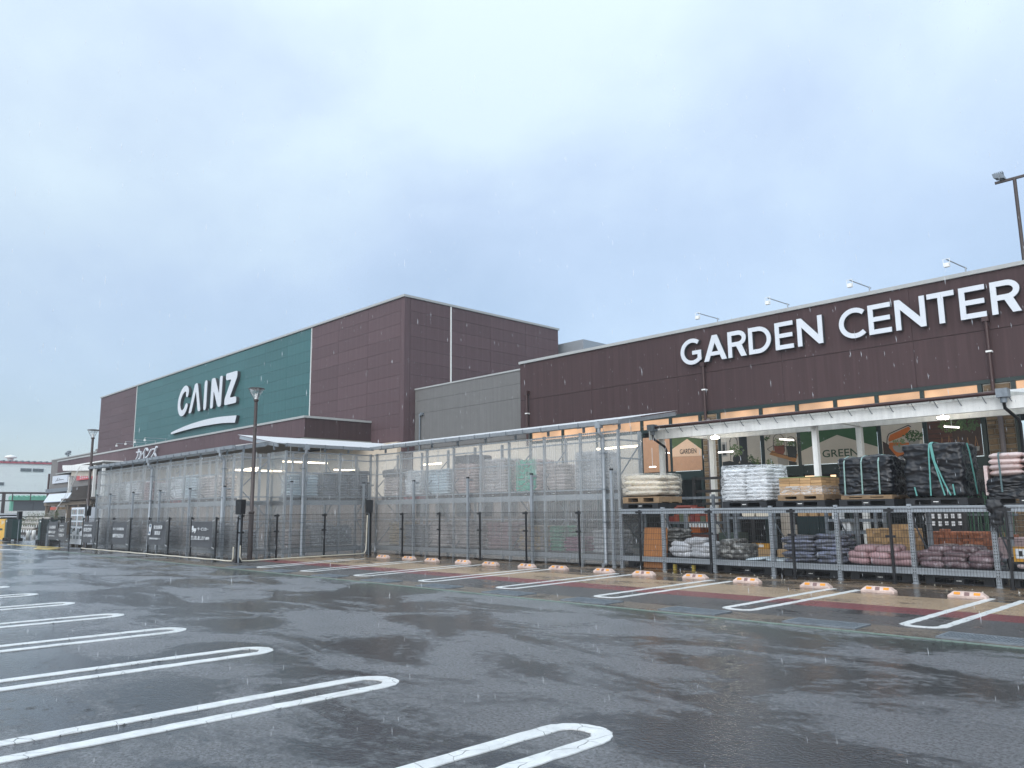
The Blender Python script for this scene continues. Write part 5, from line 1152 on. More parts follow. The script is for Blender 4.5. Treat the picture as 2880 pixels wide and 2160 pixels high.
# orange plywood board leaning in the first bay
t = thing('plywood_board', 'orange plywood board standing upright behind the fence in the rack', 'board', (-12.62, 17.40, 0))
b = MB(); b.idx([(-.37, 0, .02), (.37, 0, .02), (.37, .022, .02), (-.37, .022, .02), (-.37, .1, 1.07), (.37, .1, 1.07), (.37, .122, 1.07), (-.37, .122, 1.07)], [(0, 3, 2, 1), (4, 5, 6, 7), (0, 1, 5, 4), (1, 2, 6, 5), (2, 3, 7, 6), (3, 0, 4, 7)]); b.build('panel', plyw, t)
b = MB(); b.bar((-.3, .06, .15), (-.3, .14, 1.0), .05, .03); b.bar((.3, .06, .15), (.3, .14, 1.0), .05, .03); b.build('batten', wood, t)
t = thing('price_board', 'yellow framed price card on a black bag at the rack right end', 'price sign', (-4.22, 17.37, .52))
b = MB(); b.box(-.12, .12, 0, .012, -.02, .26); b.build('frame', mat('yellow_card', (.55, .28, .03), rough=.5), t)
b = MB(); b.box(-.085, .085, -.006, -.001, .04, .22); b.build('card', white_l, t); b = MB(); b.box(-.03, .03, -.009, -.0065, .08, .18); b.build('print', ink, t)
t = thing('black_bag', 'shiny black bag slumped under the yellow price card', 'bag', (-4.25, 17.42, .322)); lump('bag_skin', .26, .14, .13, blkf, t, amp=.03, rr=.11, n=12, bottom=True).location = (0, .1, .125)
# dark pallets on the ground under the deck
for i, x in enumerate([-12.9, -11.5, -9.97, -8.4, -6.87, -5.35, -3.85]):
    pallet('black pallet on the ground beneath the rack, %s from the left' % nrm(i, 7), x, 17.45, .006, w=1.25, d=.9, h=.16, group='black pallets beneath the rack')
yel = mat('yellow_foot', (.45, .34, .05), rough=.6)
for i, x in enumerate([-11.98, -11.42, -10.88]):
    b = MB(); b.box(x-.035, x+.035, 17.35, 17.42, .006, .15); tag(b.build('yellow_block', yel), 'small yellow foot block under the first loaded rack bay, %s' % ['left', 'middle', 'right'][i], 'foot block', 'yellow foot blocks')

# ------------------------------------------------------------------ goods behind the rack, in the covered aisle
def table(name, label, x0, x1, y0, y1, z, m=galv_d):
    t = thing(name, label, 'display table', ((x0+x1)/2, y0, 0)); w = (x1-x0)/2; d = y1-y0
    b = MB(); b.box(-w, w, 0, d, z-.05, z); b.build('top', m, t)
    for sx in (-1, 1):
        for y in (.05, d-.05): b = MB(); b.box(sx*(w-.05)-.03, sx*(w-.05)+.03, y-.03, y+.03, 0, z-.05); b.build('leg', m, t)
    return t
table('display_table', 'low steel display table under the tan blocks', -8.35, -7.0, 19.9, 20.9, .50); table('display_table', 'low steel display table under the red bricks', -6.85, -5.5, 19.9, 20.9, .50); table('display_table', 'low steel display table under the pink blocks at right', -5.45, -3.2, 19.9, 20.9, .40)
board_stack('tan block stack behind the dusky pink sacks', -7.62, 20.0, .50, 6, 4, 5, .17, .22, .105, carton, name='block_stack', part='block', cat='block stack', jit=.006)
board_stack('two loose tan blocks on top of the tan block stack', -7.35, 20.05, 1.03, 2, 1, 1, .17, .22, .10, carton, name='block_stack', part='block', cat='block stack', jit=.01)
board_stack('red-brown brick stack behind the dark pink sacks', -6.17, 20.0, .50, 9, 4, 7, .125, .23, .066, brick_m, name='brick_stack', part='brick', cat='brick stack', jit=.006)
board_stack('single red brick on top of the brick stack', -6.35, 20.05, .965, 1, 1, 1, .22, .11, .065, brick_m, name='brick_stack', part='brick', cat='brick stack')
pkb = mat('pale_pink_block', (.42, .31, .31), rough=.6, var=.2, scale=5)
board_stack('pale pink slab stack at the right edge behind the rack', -4.4, 20.0, .40, 3, 2, 6, .6, .4, .075, pkb, name='slab_stack', part='slab', cat='slab stack')
board_stack('red brick lying on the pale pink slab stack', -5.0, 20.05, .86, 1, 1, 1, .22, .11, .065, brick_m, name='brick_stack', part='brick', cat='brick stack')
# green garden stakes standing in bundles
stk = mat('green_stake', (.03, .10, .05), rough=.4, rand=.3)
for nm, x0, x1 in (('behind the red brick stack', -6.3, -5.3), ('at the right edge', -5.0, -4.2)):
    t = thing('stake_bundle', 'dark green garden stakes standing upright '+nm, 'garden stakes', ((x0+x1)/2, 21.4, 0), 0, 'bundles of green garden stakes')
    for k in range(int((x1-x0)/.045)):
        b = MB(); x = x0-(x0+x1)/2+k*.045+random.uniform(-.01, .01); b.tube([(x, random.uniform(0, .2), 0), (x+random.uniform(-.05, .05), .25, random.uniform(1.5, 1.9))], .011, 5); b.build('stake', stk, t)
    b = MB(); b.box(x0-(x0+x1)/2-.05, x1-(x0+x1)/2+.05, .30, .34, .2, .26); b.box(x0-(x0+x1)/2-.05, x1-(x0+x1)/2+.05, .30, .34, 1.3, 1.36); b.build('rail', galv_d, t)
wl = mat('white_tag', (.75, .76, .76), rough=.5)
t = thing('tag_rack', 'rack of white tagged packets above the red brick stack', 'display rack', (-6.7, 21.3, 0))
b = MB(); b.box(-.5, .45, .1, .14, 0, 1.5); b.build('back_board', mat('dark_board', (.03, .03, .03)), t)
for k in range(12): b = MB(); x = -.45+(k % 6)*.15; z = 1.18 if k < 6 else 1.36; b.box(x-.035, x+.035, .05, .08, z-.12*random.uniform(.6, 1), z); b.build('packet', wl, t)
# long tan carton
t = thing('long_carton', 'long tan carton lying on a trolley behind the pale blue sacks', 'carton', (-10.95, 20.0, .20))
b = MB(); b.box(-.75, .75, 0, .5, 0, .24); b.build('box', mat('kraft_board', (.50, .33, .17), rough=.7), t); b = MB(); b.box(-.4, -.32, -.003, .5, .241, .243); b.build('tape', wood, t)
b = MB(); b.box(-.65, .65, .05, .45, -.2, 0.0); b.build('trolley', galv_d, t)
t = thing('yellow_crate', 'orange-yellow tray with white price tags above the long carton', 'tray', (-11.15, 20.15, .445))
ylw = mat('yellow_plastic', (.50, .26, .03), rough=.5)
b = MB(); b.box(-.33, .33, 0, .03, 0, .14); b.box(-.33, -.30, .03, .3, 0, .14); b.box(.30, .33, .03, .3, 0, .14); b.box(-.3, .3, .03, .3, 0, .02); b.box(-.33, .33, .3, .33, 0, .14); b.build('tray_body', ylw, t)
for x in (-.2, .1): b = MB(); b.box(x-.07, x+.07, -.006, -.001, .05, .12); b.build('price_tag', wl, t)
# stocked shelf unit
def shelf_unit(label, x0, x1, y, zs, items):
    t = thing('shelf_unit', label, 'shelf unit', ((x0+x1)/2, y, 0)); w = (x1-x0)/2
    for sx in (-1, 1):
        for yy in (.03, .6): b = MB(); b.box(sx*w-.04, sx*w+.04, yy-.03, yy+.03, 0, 1.95); b.build('upright', galv_d, t)
    for z in zs: b = MB(); b.box(-w+.04, w-.04, 0, .62, z-.07, z); b.build('shelf', galv_d, t)
    return t
shelf_unit('dim steel shelf unit stocked with red boxes behind the rack', -14.0, -12.4, 20.0, (.15, 1.18, 1.9), None)
shelf_unit('dim steel shelf unit left of the white panels behind the rack', -11.95, -10.55, 20.0, (1.32, 1.9), None)
shelf_unit('dim steel shelf unit right of the dark green cabinets', -9.25, -8.0, 20.3, (.3, .95, 1.25, 1.9), None)
cols = [(.22, .03, .02), (.30, .06, .03), (.12, .15, .09), (.42, .18, .08), (.20, .03, .025), (.26, .05, .03), (.10, .12, .08), (.34, .10, .05)]
for i in range(8):
    m = mat('box_colour_%d' % i, cols[i], rough=.6); x = -13.86+i*.18; b = MB(); h = .16+.05*(i % 3); b.box(x-.08, x+.08, 20.03, 20.35, 1.18, 1.18+h); b.box(x-.06, x+.06, 20.027, 20.0295, 1.21, 1.21+h*.5)
    tag(b.build('boxed_product', m), '%s boxed product from the left on the shelf unit behind the orange board' % nrm(i, 8), 'box', 'boxes on the dim shelf unit')
for i in range(9):
    x = -13.15+i*.10; b = MB(); b.box(x-.036, x+.036, 19.94, 19.946, 1.02, 1.13)
    tag(b.build('price_tag', wl), '%s white price tag from the left along the red box shelf' % nrm(i, 9), 'price tag', 'white price tags on the shelf edge')
for i in range(2):
    b = MB(); b.prism(round_poly([(-11.52+i*.42, 1.325), (-11.14+i*.42, 1.325), (-11.14+i*.42, 1.46), (-11.52+i*.42, 1.46)], .05), 20.05, 20.4)
    tag(b.build('cream_bag', sack_cream), 'cream bag on the shelf above the long carton, %s one' % ['left', 'right'][i], 'bag', 'cream bags on the shelf')
for i, (x0, x1, z0, z1, m, lb) in enumerate([(-13.2, -12.45, .58, .83, mat('red_brown_boards', (.13, .045, .03), rough=.7, var=.3), 'stack of red-brown boards behind the pale grey sacks'), (-12.3, -11.65, .6, .88, mat('dark_green_bales', (.05, .075, .06), rough=.7), 'dark green bales behind the grey squat stack'), (-13.2, -12.9, .86, 1.08, orange, 'orange box in the shade above the red-brown boards')]):
    t = thing('stacked_goods', lb, 'goods', ((x0+x1)/2, 20.05, .15)); w = (x1-x0)/2; n = 4 if i < 2 else 1
    for k in range(n): b = MB(); zz = z0+(z1-z0)*k/n-.15; b.box(-w, w, 0, .5, zz, zz+(z1-z0)/n-.006); b.build('layer', m, t)
    if z0 > .2: b = MB(); b.box(-w*.9, w*.9, .05, .45, -.14, z0-.15); b.build('plinth', galv_d, t)
t = thing('leaning_boards', 'pale wooden door panels leaning behind the speckled stacks', 'door panels', (-10.38, 20.4, 0))
for k, (x, w, h) in enumerate([(-.13, .05, 1.5), (.02, .11, 1.46), (.18, .06, 1.1)]): b = MB(); b.box(x-w, x+w, .02*k, .02*k+.04, 0, h); b.build('panel', mat('pale_panel', (.42, .37, .31), rough=.6, var=.15), t)
cab = mat('dark_green_cabinet', (.008, .022, .024), rough=.35)
for i in range(3):
    t = thing('cabinet', 'dark green steel cabinet behind the speckled stacks, %s one' % ['left', 'middle', 'right'][i], 'cabinet', (-10.0+.31*i, 20.5, 0), 0, 'dark green cabinets'); b = MB(); b.box(-.15, .15, 0, .5, 0, 1.32); b.build('body', cab, t); b = MB(); b.box(.1, .12, -.02, -.001, .6, .8); b.build('handle', galv_d, t)
    b = MB(); b.box(-10.13+.31*i, -9.9+.31*i, 20.55, 20.9, 1.325, 1.45); tag(b.build('carton', carton), 'small brown carton on the dark green cabinet, %s one' % ['left', 'middle', 'right'][i], 'carton', 'small cartons on the cabinets')
for i in range(4):
    x = -9.05+i*.12; b = MB(); b.box(x-.045, x+.045, 20.33, 20.6, 1.252 if i < 2 else .952, 1.49 if i < 2 else 1.2); tag(b.build('white_box', wl), '%s white box on the shelf unit above the speckled stacks' % ['upper left', 'upper right', 'lower left', 'lower right'][i], 'box', 'white boxes on the shelf unit')
# dark steel frame standing left behind the cream sacks
t = thing('steel_frame', 'dark steel display frame behind the cream sacks', 'display frame', (-13.2, 21.8, 0))
for x in (-1.0, 0, 1.0): b = MB(); b.box(x-.04, x+.04, 0, .06, 0, 2.55); b.build('upright', mat('dark_frame', (.035, .035, .036), rough=.5), t)
for z in (1.7, 2.1, 2.5): b = MB(); b.box(-1.0, 1.0, .061, .12, z-.04, z+.04); b.build('rail', MATS['dark_frame'], t)
b = MB(); b.box(-12.0, -11.35, 17.5, 17.9, 1.562, 1.60); b.box(-11.9, -11.5, 17.45, 17.8, 1.602, 1.64); tag(b.build('red_plank', mat('red_plank', (.22, .05, .035), rough=.7)), 'thin red-brown planks lying on the rack right of the cream sacks', 'planks')

# ------------------------------------------------------------------ west wing, shop front and far things on the left
ww = thing('west_wing_building', 'low grey store wing with a pale sign at the far left', 'building', (-97, 26, 0))
gw2 = mat('grey_wing_wall', (.19, .175, .165), rough=.7, streak=.08)
wall_part(ww, 'wall', gw2, lambda b: b.box(-106, -89.1, 26.0, 38, 0, 8.05)); wall_part(ww, 'coping', coping, lambda b: b.box(-106.1, -89.1, 25.93, 26.3, 8.05, 8.16))
wall_part(ww, 'eave_band', galv_d, lambda b: b.box(-99, -82.4, 23.9, 26-.01, 4.06, 4.44)); wall_part(ww, 'downpipe', dbrown, lambda b: b.tube([(-106.2, 25.9, 0), (-106.2, 25.9, 6.5)], .12, 8))
wall_part(ww, 'shop_window', dkglass, lambda b: b.box(-97, -88, 25.95, 25.99, .5, 3.6))
t = thing('shop_sign', 'pale sign board with a thin handwritten word on the grey wing', 'sign', (-101.3, 25.8, 5.25)); b = MB(); b.box(-3.0, 3.0, 0, .18, 0, .86); b.build('board', mat('pale_sign', (.62, .66, .72), rough=.4), t)
b = MB(); b.prism(stroke([(-1.6, .22), (-1.1, .34), (-.75, .62), (-.9, .3), (-.3, .34), (-.1, .52), (0, .32), (.3, .42), (.5, .3), (.8, .38), (1.6, .34)], .05), -.012, -.004); b.build('script', ink, t)
t = thing('shop_sign', 'red sign board with white lettering behind the left lamp post', 'sign', (-92, 25.75, 5.3)); b = MB(); b.box(-2.7, 2.7, 0, .18, 0, .62); b.build('board', mat('red_sign', (.52, .07, .08), rough=.4), t)
b = MB()
for k in range(5): x = -1.5+k*.7; b.box(x, x+.36, -.012, -.004, .16, .24); b.box(x+.12, x+.2, -.012, -.004, .241, .5); b.box(x+.24, x+.4, -.012, -.004, .36, .44)
b.build('strokes', white_l, t)
for nm, x0, x1, lb in (('camera_mast', -104.3, 0, 'small mast with cameras on the roof of the grey wing'),):
    t = thing('roof_mast', lb, 'mast', (-103.2, 27, 8.1)); b = MB(); b.bar((0, 0, 0), (0, 0, .9), .16); b.bar((-.9, 0, .55), (.9, 0, .55), .08); b.box(-.4, .3, -.1, .2, .7, 1.0); b.box(-1.1, -.7, -.1, .15, .6, .85); b.build('mast_frame', galv_d, t)
for i, (x, w, h) in enumerate([(-96.5, .9, .25), (-94.2, .8, .3), (-92.2, 1.0, .5), (-90.4, .8, .4)]):
    b = MB(); b.box(x-w, x+w, 27.0, 28.5, 8.0, 8.16+h); tag(b.build('roof_unit', gw2), '%s low box from the left on the grey wing roof' % nrm(i, 4), 'roof unit', 'roof boxes on the grey wing')
# white pergola of the shop front
wp = thing('shop_pergola', 'white pergola canopy before the shop front at left', 'pergola', (-74, 20, 0))
wall_part(wp, 'fascia', white, lambda b: b.prism([(-77.8, 5.72), (-77.5, 5.45), (-70, 5.15), (-70, 5.60), (-77.8, 5.95)], 19.95, 20.1)); wall_part(wp, 'panel', MATS['poster_cream'], lambda b: b.prism([(-75.9, 5.38), (-75.9, 4.95), (-70.0, 4.7), (-70, 5.14)], 20.2, 20.3))
wall_part(wp, 'roof', white, lambda b: b.box(-77.6, -67.4, 20.1, 24, 5.75, 5.85))
for x in (-76.5, -69.8, -67.6): wall_part(wp, 'post', white, lambda b: b.box(x-.1, x+.1, 20.2, 20.4, 0, 5.6 if x > -70 else 4.9))
b = MB(); b.tube([(-72.2, 19.8, 5.6), (-74.2, 19.4, 3.2), (-75.2, 19.0, 1.9)], .02, 6); b.tube([(-72.0, 19.8, 5.6), (-73.6, 19.4, 3.2), (-75.0, 19.0, 2.2)], .02, 6); tag(b.build('guy_cable', white), 'pair of slanting white cables from the shop pergola', 'cable')
sf = thing('garden_shop', 'wooden framed garden shop front under a pale awning', 'shop', (-78, 20, 0))
tim = mat('grey_timber', (.20, .16, .12), rough=.8, var=.25); dtim = mat('dark_timber', (.05, .038, .03), rough=.8)
def sp(name, m, fn): return wall_part(sf, name, m, fn)
for x in (-81.7, -78.6, -75.0, -72.0, -69.0): sp('post', tim, lambda b: b.box(x-.12, x+.12, 19.85, 20.09, 0, 2.45))
sp('lintel', tim, lambda b: b.box(-82.2, -68.5, 19.82, 20.12, 2.45, 2.75)); sp('lit_beam', mat('warm_timber', (.55, .33, .16), rough=.7), lambda b: b.box(-81.5, -75.2, 20.5, 20.6, 2.1, 2.3))
sp('porch_roof', dtim, lambda b: b.box(-75.6, -66.0, 19.5, 22, 2.80, 2.98)); sp('back_wall', dtim, lambda b: b.box(-82, -66, 22.0, 22.2, 0, 4.2))
sp('window', mat('teal_glass', (.12, .18, .18), rough=.15), lambda b: (b.box(-74.9, -73.2, 21.9, 21.99, 3.15, 3.75), b.box(-73.0, -71.4, 21.9, 21.99, 3.15, 3.75)))
for x, s in ((-81.55, 1), (-75.2, -1)): sp('knee_brace', tim, lambda b: b.bar((x, 19.97, 1.6), (x+s*.8, 19.97, 2.4), .12))
aw = thing('awning', 'pale grey fabric awning over the wooden shop front', 'awning', (-78, 20, 3))
awm = mat('pale_awning', (.62, .67, .72), rough=.6, var=.05); b = MB(); b.idx([(-81.4, 19.95, 3.48), (-74.4, 19.95, 3.48), (-74.4, 19.55, 2.76), (-81.4, 19.55, 2.76), (-81.4, 19.95, 3.44), (-74.4, 19.95, 3.44), (-74.4, 19.55, 2.72), (-81.4, 19.55, 2.72)], [(0, 1, 2, 3), (7, 6, 5, 4), (3, 2, 6, 7), (0, 3, 7, 4), (1, 5, 6, 2), (0, 4, 5, 1)]); under(aw, b.build('fabric', awm, aw))
b = MB(); b.tube([(-81.4, 19.56, 2.73), (-74.4, 19.56, 2.73)], .04, 6); under(aw, b.build('front_rail', galv_d, aw))
leafm = mat('shrub_leaf', (.07, .12, .04), rough=.6, var=.4, scale=8); leafp = mat('dusty_leaf', (.16, .20, .12), rough=.6, var=.4, scale=8)
def plant(label, x, y, z0, h, w, n, m, group, pot=True, seed=1, name='potted_plant'):
    t = thing(name, label, 'plant', (x, y, z0), 0, group); rg = random.Random(seed)
    if pot: b = MB(); b.lathe([(.0, 0), (w*.28, 0), (w*.36, .22), (w*.3, .22), (0, .2)], 10); b.build('pot', mat('pale_pot', (.45, .43, .40), rough=.6), t)
    b = MB()
    for k in range(n):
        a = rg.uniform(0, 6.28); r = w*.5*math.sqrt(rg.random()); c = Vector((r*math.cos(a), r*math.sin(a), .2+rg.random()**.8*(h-.2))); s = rg.uniform(.06, .12)*max(1, w); d = Vector((rg.uniform(-1, 1), rg.uniform(-1, 1), rg.uniform(-.2, 1))).normalized(); u = d.orthogonal().normalized()
        b.q([c, c+d*s*.5+u*s*.25, c+d*s, c+d*s*.5-u*s*.25])
    b.build('foliage', m, t, kind='stuff')
    b = MB(); b.tube([(0, 0, .1), (0, 0, h*.7)], .015, 5); b.build('stem', tim, t); return t
for i, (x, y, z, h, w) in enumerate([(-77.6, 19.6, 1.0, 1.1, .9), (-76.5, 19.6, .9, 1.3, 1.0), (-76.0, 19.3, .5, 1.2, .9), (-78.2, 19.4, .4, 1.1, .8)]):
    plant('%s leafy plant from the right under the shop awning' % nrm(3-i, 4), x, y, z, h, w, 120, leafp if i % 2 else leafm, 'plants under the awning', seed=i+40)
b = MB(); b.box(-79.0, -76.9, 19.55, 19.6, 2.05, 2.3); tag(b.build('red_pennant', mat('red_fabric', (.5, .09, .06), rough=.6)), 'red strip of bunting under the shop awning', 'bunting')
# bench of small tagged plants with white pots
fb = thing('flower_bench', 'stepped bench crowded with small plants in the far left entrance', 'bench', (-78, 17.6, 0))
for k, (y, z) in enumerate([(-.2, .45), (.35, .85), (.9, 1.2)]): b = MB(); b.box(-4.6, 3.2, y, y+.5, z-.08, z); b.build('step', tim, fb); b = MB(); b.box(-4.5, 3.1, y+.05, y+.45, 0, z-.09); b.build('riser', dtim, fb)
k = 0
for row, (y, z) in enumerate([(0.0, .45), (.55, .85), (1.1, 1.2)]):
    for i in range(13):
        x = -82.3+i*.58+random.uniform(-.08, .08); k += 1
        plant('small plant in a white pot, %s step of the flower bench, %s from the left' % (['lowest', 'middle', 'top'][row], nrm(i, 14)), x, 17.55+y, z, .45+.25*random.random(), .42, 26, [leafm, leafp, mat('pale_bloom', (.5, .45, .42), rough=.6)][k % 3], 'small plants on the flower bench', seed=k)
    for i in range(10):
        x = -82.1+i*.75; b = MB(); b.box(x-.14, x+.14, 17.36+y-.02-.0, 17.37+y, z-.26, z-.02); tag(b.build('plant_tag', wl), 'white price tag on the %s step of the flower bench, %s from the left' % (['lowest', 'middle', 'top'][row], nrm(i, 10)), 'price tag', 'tags on the flower bench')
for i, (x, y) in enumerate([(-63.7, 13.8), (-61.8, 14.1), (-63.6, 14.85)]):
    b = MB(); b.lathe([(0, 0), (.13, 0), (.13, .52), (.10, .56), (0, .57)], 12, (x, y)); tag(b.build('bollard', white), 'short white bollard in the far entrance, %s of three' % ['left', 'middle', 'right'][i], 'bollard', 'white bollards in the entrance')
# green folded gate stacks and yellow board
gd = mat('dark_green_plastic', (.018, .045, .042), rough=.4, var=.2); blkr = mat('black_rubber', (.012, .012, .012), rough=.8)
for i, (x, y) in enumerate([(-58.0, 12.25), (-50.1, 12.25)]):
    t = thing('folded_gate', 'dark green folding gate closed up on black wheels, %s' % ['left of the entrance gap', 'right of the entrance gap'][i], 'gate', (x, y, 0), 0, 'folded green gates')
    b = MB(); b.box(-.9, -.45, -.15, .45, .18, 1.36); b.build('end_panel', gd, t)
    for k in range(7): xx = -.38+k*.19; b = MB(); b.box(xx-.03, xx+.03, -.12, .4, .18, 1.34); b.build('leaf', blkp if k % 2 else gd, t)
    for k in range(5): b = MB(); xx = -.85+k*.42; b.tube([(xx, -.22, .11), (xx, -.14, .11)], .11, 10); b.tube([(xx, .42, .11), (xx, .5, .11)], .11, 10); b.build('wheel', blkr, t)
    b = MB(); b.box(-.95, .95, -.13, .42, .13, .18); b.build('base', blkr, t); b = MB(); b.box(-.62, -.4, -.16, -.151, 1.2, 1.28); b.build('label_plate', wl, t)
t = thing('grey_post', 'stubby grey post by the right folded gate', 'post', (-48.9, 12.1, 0)); b = MB(); b.tube([(0, 0, 0), (0, 0, .62)], .10, 12); b.build('body', galv_d, t); b = MB(); b.tube([(-.02, 0, .62), (-.18, 0, .95), (-.1, .05, 1.2)], .03, 8); b.build('strap', galv_d, t)
t = thing('yellow_board', 'yellow plastic barrier board cut by the left edge', 'barrier board', (-60.7, 12.3, 0))
yb = mat('yellow_barrier', (.75, .42, .015), rough=.35); b = MB(); b.prism(round_poly([(-1.6, .06), (1.15, .06), (1.0, 1.38), (-1.6, 1.38)], .06), -.06, .06); b.build('panel', yb, t)
b = MB(); b.prism(round_poly([(-1.2, .62), (.55, .66), (.5, .78), (-1.2, .76)], .03), -.068, -.062); b.build('print', ink, t)
o = ob('lettering', text_mesh('STOP', .22, white_l, offset=.02), t); o.location = (.3, -.068, 1.1)
bpy.data.objects.remove(o)
b = MB()
for k in range(4): b.prism([(.15+.2*k, 1.02+.03*k), (.24+.2*k, 1.03+.03*k), (.22+.2*k, 1.30-.02*k), (.14+.2*k, 1.28-.02*k)], -.068, -.062)
b.build('white_strokes', white_l, t)
# vending machines
vm_w = mat('vending_white', (.72, .76, .82), rough=.35, var=.04); vw = mat('vending_window', (.30, .34, .36), rough=.15, var=.3, scale=9)
for i, x in enumerate((-44.4, -43.3)):
    t = thing('vending_machine', 'white vending machine with three product windows, %s of the pair' % ['left', 'right'][i], 'vending machine', (x, 12.1, 0), 0, 'white vending machines')
    b = MB(); b.box(-.53, .53, 0, .75, .14, 1.95); b.build('cabinet', vm_w, t)
    for k, (z0, z1) in enumerate([(1.60, 1.86), (1.30, 1.54), (1.02, 1.24)]):
        f = MB(); f.box(-.45, .45, -.012, -.001, z0, z1); w_ = f.build('product_window', vw, t)
        for q in range(6): b = MB(); xx = -.37+q*.148; b.box(xx-.045, xx+.045, -.02, -.0125, z0+.05, z1-.03); b.build('product', mat('product_%d' % ((q+k) % 5), [(.35, .36, .34), (.22, .26, .28), (.38, .30, .24), (.16, .20, .22), (.32, .20, .20)][(q+k) % 5], rough=.4), w_)
    b = MB(); b.box(-.45, -.12, -.012, -.001, .62, .92); b.box(.12, .44, -.012, -.001, .40, .56); b.box(-.45, -.1, -.012, -.001, .40, .54); b.build('hatch', vw, t)
    b = MB(); b.box(-.05, .04, -.012, -.001, .74, .90); b.box(.10, .30, -.012, -.001, .80, .94); b.build('coin_panel', ink, t)
    b = MB(); b.box(-.5, -.3, .05, .7, .0, .14); b.box(.3, .5, .05, .7, .0, .14); b.build('foot', conc_m, t)
# steel walkway canopy in the distance
wk = thing('walkway_canopy', 'dark steel walkway canopy frame crossing the far left', 'canopy', (-110, 22, 0))
for z in (4.3, 3.42): b = MB(); b.box(-.1, .1, -9, 6, z-.11, z+.11 if z > 4 else z+.02); b.build('rail', bronze, wk)
for k in range(8): b = MB(); y = -8.4+k*1.9; b.box(-.05, .05, y-.05, y+.05, 3.42, 4.2); b.build('bar', bronze, wk)
for y in (.2, -6.5, 6.0): b = MB(); b.box(-.16, .16, y-.16, y+.16, 0, 4.2); b.build('post', bronze, wk)
t = thing('guard_rail', 'white guard rail beyond the parked cars at left', 'guard rail', (-115, 22, 0)); b = MB(); b.box(-.1, .1, -12, 7, 1.55, 2.2); b.build('rail', white, t)
for k in range(9): b = MB(); b.box(-.06, .06, -11+k*2.1-.08, -11+k*2.1+.08, 0, 1.55); b.build('post', galv, t)
# far warehouse
wh = thing('warehouse', 'white corrugated warehouse with a red eave at the far left', 'building', (-160, 30, 0)); whw = mat('white_cladding', (.80, .83, .82), rough=.5, var=.04, scale=1)
wall_part(wh, 'wall', whw, lambda b: b.box(-200, -160, 5, 52, 0, 10.7)); wall_part(wh, 'eave', mat('red_eave', (.45, .08, .11), rough=.5), lambda b: b.box(-200, -159.7, 4.8, 52.2, 10.7, 11.0))
wall_part(wh, 'roof_ridges', galv_d, lambda b: [b.box(-200, -159.6, 5+k*.95, 5.35+k*.95, 11.0, 11.2) for k in range(49)], kind='stuff')
for k in range(22): wall_part(wh, 'cladding_board', whw, lambda b: b.box(-160, -159.94, 5, 52, .25+k*.47, .25+k*.47+.44))
wg = mat('grey_window', (.10, .12, .13), rough=.2)
for y0, z0, z1 in [(34.4, 9.3, 9.9), (36.3, 9.3, 9.9), (30.4, 6.8, 7.4), (27.0, 6.8, 7.4), (35.0, 3.9, 4.6), (37.0, 3.9, 4.6)]:
    w_ = wall_part(wh, 'window', galv, lambda b: b.box(-159.94, -159.86, y0, y0+1.75, z0, z1))
    for k in range(2): b = MB(); b.box(-159.85, -159.82, y0+.08+k*.82, y0+.85+k*.82, z0+.07, z1-.07); under(wh, b.build('pane', wg, w_)) if False else b.build('pane', wg, w_)
wall_part(wh, 'vent', white, lambda b: b.lathe([(.4, 11.1), (.5, 11.7), (1.0, 11.75), (.8, 12.1), (0, 12.3)], 14, (-162, 33.2)))
gan = mat('mint_green_steel', (.10, .36, .24), rough=.5)
an = thing('loading_canopy', 'mint green edged canopy with a dark shutter below the white warehouse', 'canopy', (-155, 36, 0))
wall_part(an, 'canopy_edge', gan, lambda b: b.box(-156, -153.6, 32.2, 46, 4.2, 4.75)); wall_part(an, 'canopy_ridges', gan, lambda b: [b.prism([(32.2+k*.75, 4.75), (32.7+k*.75, 4.75), (32.45+k*.75, 5.05)], 0, 1) for k in range(1)], kind='stuff')
for k in range(18): wall_part(an, 'ridge', gan, lambda b: b.idx([(-156, 32.2+k*.75, 4.75), (-153.55, 32.2+k*.75, 4.75), (-153.55, 32.7+k*.75, 4.75), (-156, 32.7+k*.75, 4.75), (-156, 32.45+k*.75, 5.02), (-153.55, 32.45+k*.75, 5.02)], [(0, 1, 5, 4), (1, 2, 5), (2, 3, 4, 5), (3, 0, 4), (3, 2, 1, 0)]))
wall_part(an, 'shutter', mat('dark_shutter', (.06, .065, .07), rough=.6), lambda b: b.box(-155, -154.2, 32.6, 46, 0, 4.2)); wall_part(an, 'jamb', gan, lambda b: b.box(-155, -154.1, 32.2, 32.6, 0, 4.2))
for k in range(4): wall_part(an, 'mullion', blk, lambda b: b.box(-154.2, -154.12, 35.5+k*3, 35.6+k*3, 0, 4.2))
